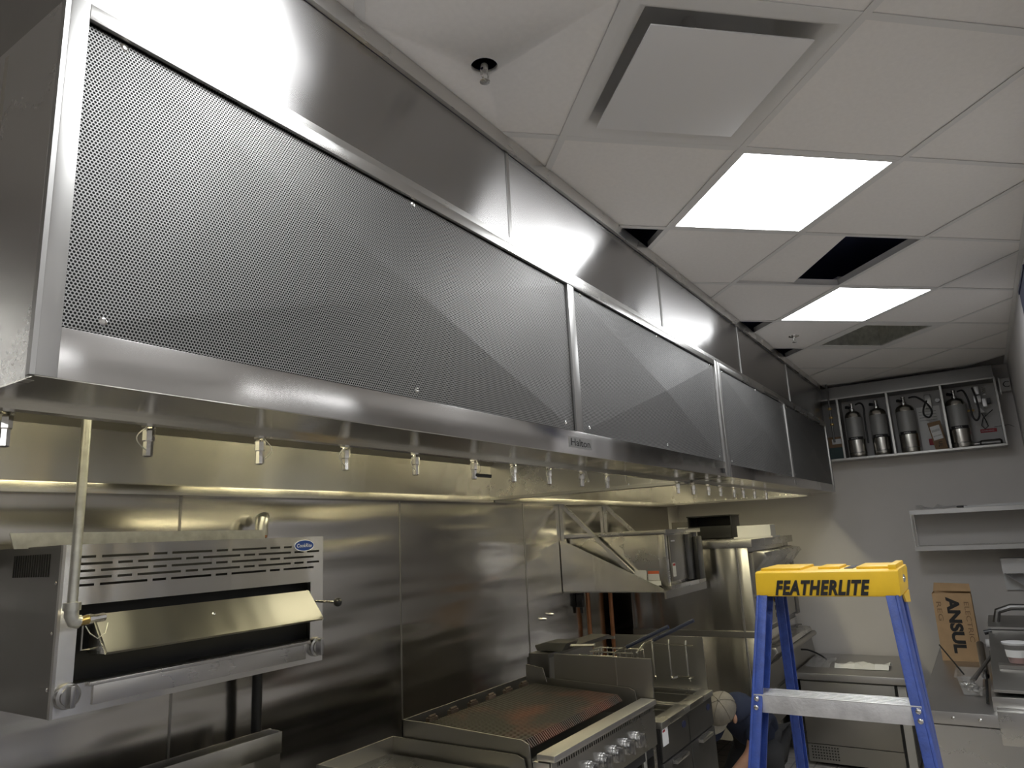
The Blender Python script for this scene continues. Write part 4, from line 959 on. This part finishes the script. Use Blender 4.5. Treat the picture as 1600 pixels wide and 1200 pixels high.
mk('bracket', G().prism([(6.90, -0.062, Z(-0.466)), (XF-.002, -0.062, Z(-0.466)), (XF-.002, -0.20, Z(-0.58)), (6.96, -0.20, Z(-0.58))], (0, -0.004, 0)), 'white', t)
mk('wall_plate', G().box(7.03, XF-0.002, -0.345, -0.06, Z(-0.60), Z(-0.466)), 'label', t)
# navy board high on the right wall
t = thing('navy_board', 'dark navy board edge at the near end of the right wall', 'board', (4.3, YR+0.01, Z(0.75)))
mk('board', G().box(3.95, 4.45, YR+0.002, YR+0.018, Z(0.72), Z(1.12)), 'navy', t, bevel=0.002); mk('batten', G().box(3.95, 4.45, YR+0.002, YR+0.022, Z(1.12), Z(1.135)), 'navy', t)

# ------------------------------------------------------------------ low refrigerated base and prep table
zcb = Z(-1.131)
t = thing('undercounter_fridge', 'low steel refrigerated base with a vent grille against the far wall', 'fridge', (6.5, 1.1, 0))
mk('body', G().box(6.11, 6.98, 0.66, 1.40, 0.06, zcb-0.055), 'dark', t)
mk('top', G().box(6.06, 6.985, 0.64, 1.42, zcb-0.05, zcb), 'top', t, bevel=0.004)
d = mk('door', G().box(6.085, 6.11, 0.74, 1.395, 0.16, zcb-0.065), 'dull', t, bevel=0.003)
mk('door_gap_strip', G().box(6.095, 6.11, 0.722, 0.738, 0.06, zcb-0.065), 'black', t)  # black strip set in the gap between door and side post
mk('side_post', G().box(6.088, 6.11, 0.665, 0.72, 0.06, zcb-0.065), 'cabw', t)
gp = mk('grille_panel', G().box(6.088, 6.11, 0.74, 1.395, 0.03, 0.155), 'dull', t)
for a in range(10):
    for b in range(5): mk('grille_hole', G().box(6.0865, 6.088, 1.36-a*0.02, 1.371-a*0.02, 0.052+b*0.02, 0.062+b*0.02), 'ink', gp)
g = G(); rr = random.Random(9); vs = []
for a in range(9):
    for b in range(5): vs.append((6.30+b*0.055+rr.uniform(-.01, .01), 1.17-a*0.048, zcb+0.004+rr.uniform(0, 0.035)*(0 < b < 4)))
g.add(vs, [(a*5+b, a*5+b+1, (a+1)*5+b+1, (a+1)*5+b) for a in range(8) for b in range(4)])
tag(mk('crumpled_paper', g, 'paper', sharp=20), 'crumpled white papers lying on the low steel base', 'paper')
g = G(); vs = []
for a in range(9):
    for b in range(6): vs.append((6.30+b*0.09+rr.uniform(-.02, .02), 1.39-a*0.023, zcb+0.003+rr.uniform(0, 0.03)*(0 < b < 5)))
g.add(vs, [(a*6+b, a*6+b+1, (a+1)*6+b+1, (a+1)*6+b) for a in range(8) for b in range(5)])
tag(mk('clear_wrap', g, 'film', sharp=20), 'sheet of clear plastic wrap left of the crumpled papers', 'plastic film')
hose([(6.5, 1.46, zcb+0.10), (6.55, 1.40, zcb+0.09), (6.6, 1.33, zcb+0.05), (6.62, 1.28, zcb+0.01)], 'thin black cable running from the oven to the low base', 0.007, 'rubber', 'cable')
t = thing('tray_panel', 'scuffed steel panel leaning beside the low base under the oven handle', 'panel', (6.3, 1.44, zcb))
mk('panel', G().prism([(6.10, 1.435, zcb-0.02), (6.98, 1.435, zcb-0.02), (6.98, 1.455, zcb+0.16), (6.10, 1.455, zcb+0.12)], (0, 0.006, 0)), 'dull', t)
mk('folded_edge', G().bar((6.10, 1.438, zcb-0.015), (6.10, 1.458, zcb+0.12), 0.014, 0.014), 'steel', t)
# prep table
ztp = Z(-1.007)
t = thing('prep_table', 'long steel prep table along the right wall with a raised lidded section', 'table', (5.8, 0.05, 0))
mk('body', G().box(4.62, 6.98, YR+0.01, 0.42, 0.12, ztp-0.065), 'dull', t)
mk('top', G().box(4.57, 6.985, YR+0.005, 0.45, ztp-0.062, ztp), 'top', t, bevel=0.003)
for y in (0.30, 0.18): mk('bolt', G().lathe((4.57, y, ztp-0.03), (-1, 0, 0), [(0.009, 0), (0.009, 0.003), (0.004, 0.007)], 12), 'chrome', t)
mk('lower_end', G().box(4.60, 4.62, YR+0.01, 0.42, 0.1, ztp-0.075), 'steel', t)
for a in (4.7, 6.9):
    for b in (YR+0.06, 0.38): mk('leg', G().cyl((a, b, 0), (a, b, 0.12), 0.022), 'dull', t)
rs = mk('raised_box', G().box(4.66, 6.2, YR+0.01, 0.115, ztp, ztp+0.07), 'steel', t, bevel=0.003)
mk('front_bin', G().box(4.565, 4.66, YR+0.01, 0.10, ztp-0.14, ztp+0.02), 'steel', t, bevel=0.002)
lid = mk('lid', G().prism([(4.70, 0.10, ztp+0.085), (4.70, 0.10, ztp+0.10), (5.55, 0.085, ztp+0.335), (5.95, 0.08, ztp+0.335), (6.1, 0.10, ztp+0.085)], (0, -0.42, 0)), 'dull', t, bevel=0.004)
mk('lid_handle', G().tube([(5.6, 0.04, ztp+0.33), (5.6, 0.02, ztp+0.40), (5.6, -0.05, ztp+0.425), (5.6, -0.20, ztp+0.425), (5.6, -0.27, ztp+0.40), (5.6, -0.28, ztp+0.33)], 0.02, 10), 'dark', lid)
mk('lid_hinge', G().cyl((5.42, 0.11, ztp+0.29), (5.42, 0.07, ztp+0.30), 0.014), 'blackp', lid)
mk('lid_edge', G().bar((5.45, 0.09, ztp+0.316), (5.45, -0.32, ztp+0.316), 0.012, 0.012), 'frame', lid)
# carton standing on the table
t = thing('cardboard_box', 'tall cardboard box with open flaps and bold black lettering on the table', 'box', (6.22, 0.29, ztp))
bx, by0, by1, bh, bd_ = 6.127, 0.165, 0.405, 0.462, 0.20
g = G().box(bx, bx+0.004, by0, by1, ztp, ztp+bh).box(bx+bd_-0.004, bx+bd_, by0, by1, ztp, ztp+bh).box(bx+.004, bx+bd_-.004, by0, by0+0.004, ztp, ztp+bh).box(bx+.004, bx+bd_-.004, by1-0.004, by1, ztp, ztp+bh).box(bx+.004, bx+bd_-.004, by0+.004, by1-.004, ztp, ztp+0.004)
mk('carton', g, 'card', t)
mk('flap', G().prism([(bx+bd_-0.06, by0, ztp+bh), (bx+bd_, by1, ztp+bh), (bx+bd_+0.03, by1-0.01, ztp+bh+0.055), (bx+bd_-0.02, by0+0.003, ztp+bh+0.05)], (0.003, 0, 0.002)), 'card', t)
mk('flap', G().prism([(bx, by0, ztp+bh-.002), (bx, by0, ztp+bh), (bx+bd_, by0, ztp+bh), (bx+bd_, by0, ztp+bh-0.002)], (0, 0.003, 0)), 'card', t)
t2 = text('ANSUL', (bx-0.0006, 0.325, ztp+bh-0.025), (0, 0, -1), (0, -1, 0), 0.082, 'ink', 'lettering', t, width=0.385, bold=0.05)
text('ELECTRIC', (bx-0.0006, 0.216, ztp+bh-0.06), (0, 0, -1), (0, -1, 0), 0.030, 'cardd', 'handwriting', t, width=0.27)
text('REG', (bx-0.0006, 0.386, ztp+bh-0.06), (0, 0, -1), (0, -1, 0), 0.030, 'cardd', 'handwriting', t, width=0.13)
# clear tub with bits, rods, tool
t = thing('clear_tub', 'clear plastic tub with metal bits at the prep table edge', 'tub', (5.2, 0.22, ztp))
g = G(); ta, tb_, tc_, td = 4.98, 5.28, 0.145, 0.275
def ringpts(e, z): return [(ta+e, tc_+e, z), (tb_-e, tc_+e, z), (tb_-e, td-e, z), (ta+e, td-e, z)]
R_ = [ringpts(0.02, ztp+0.002), ringpts(0.0, ztp+0.10), ringpts(-0.012, ztp+0.10), ringpts(-0.012, ztp+0.106), ringpts(0.002, ztp+0.106), ringpts(0.022, ztp+0.006)]
vs = [v for r in R_ for v in r]; fs = [(0, 1, 2, 3), (20, 21, 22, 23)]
for k in range(5): fs += [(k*4+a, k*4+(a+1) % 4, (k+1)*4+(a+1) % 4, (k+1)*4+a) for a in range(4)]
g.add(vs, fs); mk('tub', g, 'tub', t)
for k in range(9):
    x, y = 5.02+0.028*k, 0.175+0.07*((k*37) % 10)/10
    o = mk('metal_bit', G().lathe((x, y, ztp+0.018), (0.4*math.sin(k), math.cos(k), 0.3), [(0.012, 0), (0.014, 0.01), (0.010, 0.03), (0.006, 0.035)], 8), 'chrome' if k % 2 else 'dull')
    tag(o, 'small metal fitting lying in the clear tub', 'fitting', 'metal fittings in the clear tub')
tag(mk('thin_rod', G().cyl((5.05, 0.24, ztp+0.106), (5.75, 0.385, ztp+0.16), 0.0045, n=8), 'rubber'), 'thin black rod resting on the left rim of the tub', 'rod')
t = thing('pipe_tool', 'grey metal tool with a tube head between the tub and the lid', 'tool', (5.3, 0.15, ztp))
mk('tube_head', G().cyl((5.45, 0.145, ztp+0.03), (5.85, 0.155, ztp+0.16), 0.022, n=12, caps=False).cyl((5.45, 0.145, ztp+0.03), (5.85, 0.155, ztp+0.16), 0.016, n=12, caps=False), 'dull', t)
mk('arm', G().bar((4.9, 0.20, ztp+0.10), (5.6, 0.06, ztp+0.17), 0.018, 0.010), 'dull', t); mk('arm', G().bar((4.9, 0.185, ztp+0.105), (5.5, 0.065, ztp+0.185), 0.010, 0.010), 'dark', t)
mk('grip', G().tube([(5.25, 0.135, ztp+0.10), (5.0, 0.135, ztp+0.06), (4.78, 0.14, ztp+0.012)], 0.007, 8), 'rubber', t)
tag(mk('paper_label_roll', G().lathe((6.3, 0.13, ztp+0.10), (0, -1, 0), [(0.03, 0), (0.03, 0.05)], 16), 'paper'), 'small white roll beside the tall cardboard box', 'paper roll')
# deli container on the lid
t = thing('deli_container', 'clear lidded deli container with a printed label on the raised lid', 'container', (5.05, -0.02, ztp+0.2))
dz = ztp+0.185; cxd, cyd = 5.02, -0.035
mk('cup', G().lathe((cxd, cyd, dz), (0, 0, 1), [(0.045, 0), (0.050, 0.005), (0.060, 0.10)], 24), 'tub', t)
mk('food', G().lathe((cxd, cyd, dz+0.003), (0, 0, 1), [(0.042, 0), (0.050, 0.05)], 20), 'pink', t)
mk('lid', G().lathe((cxd, cyd, dz+0.10), (0, 0, 1), [(0.064, 0), (0.066, 0.004), (0.066, 0.012), (0.055, 0.014)], 24), 'label', t)
vs = []
for k in range(13):
    a = math.pi*(0.62+0.75*k/12)
    for z_, r_ in ((0.035, 0.0545), (0.075, 0.0585)): vs.append((cxd+r_*math.cos(a), cyd+r_*math.sin(a), dz+z_))
lb = mk('printed_label', G().add(vs, [(2*k, 2*k+2, 2*k+3, 2*k+1) for k in range(12)]), 'paper', t)
mk('shelf_support', G().box(4.93, 5.12, -0.14, 0.06, dz-0.02, dz), 'dull', lid)

# ------------------------------------------------------------------ step ladder
t = thing('step_ladder', 'blue fibreglass step ladder with a yellow top cap in the foreground', 'ladder', (1.95, 0.35, 0))
yl, yr = 0.512, 0.186; zc0, zc1 = Z(-0.176), Z(-0.114)
cap = mk('top_cap', G().prism([(1.885, yl, zc0), (1.885, yl-0.002, zc1-0.004), (1.895, yl-0.004, zc1), (2.075, yl-0.006, zc1), (2.085, yl-0.002, zc1-0.004), (2.085, yl, zc0)], (0, -(yl-yr), 0)), 'yellow', t, bevel=0.006)
for a, b, c, d in ((1.90, 2.07, yl-0.015, 0.40), (1.91, 2.06, 0.275, 0.205), (1.895, 2.075, 0.205, 0.188), (1.93, 2.04, 0.365, 0.315)):
    hgt_ = 0.006 if d > 0.19 else 0.010
    mk('cap_ridge', G().box(a, b, min(c, d), max(c, d), zc1-0.001, zc1+hgt_), 'yellow', cap, bevel=0.0025)
mk('cap_recess', G().box(1.93, 2.05, 0.285, 0.305, zc1-0.0005, zc1+0.0015), 'ink', cap)
text('FEATHERLITE', (1.8838, 0.464, Z(-0.1725)), (0, -1, 0), (0, 0, 1), 0.036, 'ink', 'lettering', cap, width=0.218, shear=0.34, bold=0.048, space=1.13)
for yy, s in ((yl, -1), (yr, 1)):
    mk('side_skirt', G().prism([(1.95, yy, zc0), (2.085, yy, zc0), (2.085, yy, zc0-0.03), (1.98, yy, zc0-0.02)], (0, s*0.004, 0)), 'yellow', cap)
mk('cap_rivet', G().lathe((1.98, yr, zc0+0.035), (0, -1, 0), [(0.010, 0), (0.009, 0.004), (0.004, 0.006)], 12), 'chrome', cap)
SL, SR, SP = 0.28, 0.16, 0.10      # slope of front rails, rear rails, sideways spread
def fr(z, y, side, off=0.0):        # point on front rail line
    dd = zc0-z; return Vector((1.905-SL*dd+off, y+side*SP*dd, z))
def rr_(z, y, side, off=0.0):
    dd = zc0-z; return Vector((2.055+SR*dd+off, y+side*0.035*dd, z))
def rail(fn, y, side, depth, wdt):
    g = G(); a, b = fn(zc0+0.004, y, side), fn(0.02, y, side)
    inn = -side; tk = 0.006
    def bx_(o0, o1, q0, q1):
        vs = []
        for p in (a, b):
            for (o_, q_) in ((o0, q0), (o1, q0), (o1, q1), (o0, q1)): vs.append(p + Vector((o_, inn*q_, 0)))
        g.add(vs, [(3, 2, 1, 0), (4, 5, 6, 7)] + [(k, (k+1) % 4, 4+(k+1) % 4, 4+k) for k in range(4)])
    bx_(-depth/2, depth/2, 0, tk)                       # web
    bx_(-depth/2, -depth/2+tk, tk, wdt); bx_(depth/2-tk, depth/2, tk, wdt)   # flanges
    return g
for y, side in ((yl-0.004, 1), (yr+0.004, -1)):
    r_ = mk('front_rail', rail(fr, y, side, 0.070, 0.026), 'blue', t, bevel=0.0012)
    mk('foot', G().box(fr(0, y, side).x-0.05, fr(0, y, side).x+0.05, min(fr(0, y, side).y, fr(0, y, side).y-side*0.035), max(fr(0, y, side).y, fr(0, y, side).y-side*0.035), 0.0, 0.03), 'rubber', r_)
    r_ = mk('rear_rail', rail(rr_, y-side*0.004, side, 0.045, 0.022), 'blue', t, bevel=0.0012)
    mk('foot', G().box(rr_(0, y, side).x-0.03, rr_(0, y, side).x+0.03, min(rr_(0, y-side*.012, side).y, rr_(0, y-side*.012, side).y-side*0.03), max(rr_(0, y-side*.012, side).y, rr_(0, y-side*.012, side).y-side*0.03), 0.0, 0.03), 'rubber', r_)
for k in range(5):
    z = Z(-0.392) - k*0.30
    pl_, pr_ = fr(z, yl-0.004, 1), fr(z, yr+0.004, -1)
    xf = pl_.x-0.036; g = G()
    g.box(xf, xf+0.075, pr_.y+0.005, pl_.y-0.005, z-0.003, z)
    g.box(xf, xf+0.003, pr_.y+0.005, pl_.y-0.005, z-0.040, z-0.003).box(xf+0.072, xf+0.075, pr_.y+0.005, pl_.y-0.005, z-0.030, z-0.003)
    for q in range(5): g.box(xf+0.006+q*0.014, xf+0.011+q*0.014, pr_.y+0.006, pl_.y-0.006, z, z+0.0015)
    st_ = mk('step', g, 'alu', t, bevel=0.0008)
    if k < 2:
        for yy, s in ((pl_.y, -1), (pr_.y, 1)):
            for dz_ in (0.010, 0.028):
                pt = fr(z-dz_, yl-0.004 if s < 0 else yr+0.004, 1 if s < 0 else -1)
                mk('rivet', G().lathe((pt.x-0.035, pt.y+s*0.013, z-dz_), (-1, 0, 0), [(0.0065, 0), (0.0055, 0.003), (0.002, 0.005)], 12), 'chrome', st_)
for k in range(4):
    z = Z(-0.55) - k*0.32; a, b = rr_(z, yl-.016, 1), rr_(z, yr+.016, -1)
    mk('rear_brace', G().box(a.x-0.012, a.x+0.006, b.y+0.005, a.y-0.005, z-0.03, z), 'alu', t) if k > 1 else None
for y, side in ((yl-0.03, 1), (yr+0.03, -1)):
    a, b = fr(0.95, y, side), rr_(1.0, y, side)
    mk('spreader', G().bar(tuple(a), tuple(b), 0.005, 0.022), 'galv', t)

# ------------------------------------------------------------------ kneeling person
def skin(name, joints, edges, mat, parent, levels=2, root=0):
    me = bpy.data.meshes.new(name); me.from_pydata([j[0] for j in joints], edges, [])
    o = bpy.data.objects.new(name, me); COL.objects.link(o)
    md = o.modifiers.new('skin', 'SKIN'); md.use_smooth_shade = True
    for i, j in enumerate(joints):
        sv = me.skin_vertices[0].data[i]; sv.radius = j[1] if isinstance(j[1], tuple) else (j[1], j[1]); sv.use_root = (i == root)
    ss = o.modifiers.new('sub', 'SUBSURF'); ss.levels = levels; ss.render_levels = levels
    dg = bpy.context.evaluated_depsgraph_get(); dg.update(); me2 = bpy.data.meshes.new_from_object(o.evaluated_get(dg))
    bpy.data.objects.remove(o)
    g = G(); g.v = [v.co.copy() for v in me2.vertices]; g.f = [tuple(p.vertices) for p in me2.polygons]
    return mk(name, g, mat, parent, sharp=180)
PX = 4.66
t = thing('person', 'person in a navy t-shirt and khaki cap crouching between fryer and oven', 'person', (5.0, 1.45, 0))
Hd = Vector((PX, 1.572, Z(-1.11)))
neck, chest, pel = Vector((4.775, 1.53, 0.685)), Vector((4.90, 1.49, 0.62)), Vector((5.16, 1.47, 0.40))
sL, sR = Vector((4.865, 1.395, 0.60)), Vector((4.87, 1.64, 0.60))
eL, wL = Vector((4.83, 1.45, 0.40)), Vector((4.76, 1.60, 0.24))
eR, wR = Vector((4.80, 1.76, 0.40)), Vector((4.66, 1.72, 0.22))
hLp, hRp = Vector((5.16, 1.39, 0.38)), Vector((5.16, 1.56, 0.38))
kL, kR = Vector((4.93, 1.36, 0.36)), Vector((4.86, 1.66, 0.08))
aL, aR = Vector((5.04, 1.37, 0.07)), Vector((5.22, 1.62, 0.07))
J = [(pel, (0.12, 0.10)), (chest, (0.11, 0.09)), (neck, 0.048), (Hd+Vector((0.03, -0.005, -0.02)), 0.07), (Hd+Vector((-0.03, 0.01, -0.06)), 0.072),
     (sL, 0.065), (eL, 0.042), (wL, 0.030), (sR, 0.065), (eR, 0.042), (wR, 0.030),
     (hLp, 0.095), (kL, 0.062), (aL, 0.042), (aL+Vector((-0.15, 0, -0.03)), 0.032), (hRp, 0.095), (kR, 0.062), (aR, 0.042), (aR+Vector((0.10, 0, -0.03)), 0.032)]
E_ = [(0, 1), (1, 2), (2, 3), (3, 4), (1, 5), (5, 6), (6, 7), (1, 8), (8, 9), (9, 10), (0, 11), (11, 12), (12, 13), (13, 14), (0, 15), (15, 16), (16, 17), (17, 18)]
# hands: palm and five fingers each
for wi, e, w_ in ((7, eL, wL), (10, eR, wR)):
    d = (w_-e).normalized(); side = d.cross(Vector((0, 0, 1))).normalized(); dn = Vector((0, 0, -1))
    palm = w_ + d*0.055; J.append((palm, (0.036, 0.018))); E_.append((wi, len(J)-1)); pi = len(J)-1
    for k, (o_, ln) in enumerate(((-0.028, 0.062), (-0.010, 0.072), (0.010, 0.070), (0.027, 0.055))):
        b0 = palm + d*0.035 + side*o_; b1 = b0 + d*ln*0.5 + dn*0.010; b2 = b1 + d*ln*0.35 + dn*0.025
        n0 = len(J); J += [(b0, 0.009), (b1, 0.0085), (b2, 0.0075)]; E_ += [(pi, n0), (n0, n0+1), (n0+1, n0+2)]
    b0 = palm - d*0.01 + side*-0.034; b1 = b0 + side*-0.02 + d*0.03; b2 = b1 + d*0.03 + dn*0.008
    n0 = len(J); J += [(b0, 0.011), (b1, 0.010), (b2, 0.008)]; E_ += [(pi, n0), (n0, n0+1), (n0+1, n0+2)]
skin('body', J, E_, 'skin', t)
def lerp(a, b, f): return a + (b-a)*f
JS = [(lerp(pel, chest, -0.15), (0.145, 0.125)), (lerp(pel, chest, 0.5), (0.145, 0.125)), (chest, (0.135, 0.125)), (lerp(chest, neck, 0.6), 0.112), (lerp(chest, neck, 1.22), 0.088),
      (sL, 0.085), (lerp(sL, eL, 0.75), 0.066), (sR, 0.085), (lerp(sR, eR, 0.75), 0.066)]
skin('t_shirt', JS, [(0, 1), (1, 2), (2, 3), (3, 4), (2, 5), (5, 6), (2, 7), (7, 8)], 'tee', t, root=1)
JT = [(pel, (0.15, 0.135)), (hLp, 0.115), (lerp(hLp, kL, 0.5), 0.095), (kL, 0.078), (lerp(kL, aL, 0.9), 0.060), (hRp, 0.115), (lerp(hRp, kR, 0.5), 0.095), (kR, 0.078), (lerp(kR, aR, 0.9), 0.060)]
skin('trousers', JT, [(0, 1), (1, 2), (2, 3), (3, 4), (0, 5), (5, 6), (6, 7), (7, 8)], 'trouser', t)
for a_ in (aL, aR):
    s2 = 1 if a_ is aL else -1
    mk('shoe', G().ball(a_+Vector((-0.07*s2, 0, -0.02)), 0.05, 14, (2.5, 0.95, 0.95)), 'blackp', t)
# cap: crown axis tilted toward the viewer, brim pointing down and away
ax = Vector((-0.72, -0.20, 0.62)).normalized()
brim = Vector((-0.55, 0.45, -0.70)); brim = (brim - ax*brim.dot(ax)).normalized(); sd = ax.cross(brim)
def cp(u, v, h): return Hd + brim*u + sd*v + ax*h
g = G(); vs = []; nn, mm = 24, 8
for i in range(mm):
    a = math.pi/2*(i/mm)
    for j in range(nn):
        b = 2*math.pi*j/nn; vs.append(cp(0.112*math.cos(a)*math.cos(b), 0.092*math.cos(a)*math.sin(b), -0.02+0.118*math.sin(a)**0.9 if a > 0 else -0.02))
vs.append(cp(0, 0, 0.098)); tpi = len(vs)-1
fs = [(i*nn+j, i*nn+(j+1) % nn, (i+1)*nn+(j+1) % nn, (i+1)*nn+j) for i in range(mm-1) for j in range(nn)] + [((mm-1)*nn+j, (mm-1)*nn+(j+1) % nn, tpi) for j in range(nn)]
cpo = mk('cap', G().add(vs, fs), 'capc', t, sharp=180)
for q in range(6):
    b = math.pi/3*q + 0.3; pts = []
    for i in range(9):
        a = math.pi/2*(i/8); pts.append(cp(0.1135*math.cos(a)*math.cos(b), 0.0935*math.cos(a)*math.sin(b), (-0.02+0.1195*math.sin(a)**0.9) if a > 0 else -0.02))
    mk('seam', G().tube(pts, 0.0016, 5), 'capd', cpo)
mk('button', G().ball(cp(0, 0, 0.100), 0.008, 10), 'capc', cpo)
vs = []
for k in range(13):
    b = -1.15+2.3*k/12; vs += [cp(0.108*math.cos(b), 0.09*math.sin(b), -0.018), cp(0.108*math.cos(b)+0.07*math.cos(b)**0.7, 0.092*math.sin(b), -0.035)]
g = G().add(vs, [(2*k, 2*k+1, 2*k+3, 2*k+2) for k in range(12)]); mk('brim', g, 'capc', cpo)
for s in (-1, 1):
    mk('ear', G().ball(cp(-0.015, s*0.092, -0.045), 0.026, 12, (0.6, 0.6, 1.1)), 'skin', t)
mk('hair', G().ball(Hd - ax*0.045, 0.09, 16, (1, 1.05, 0.8)), 'hair', t)
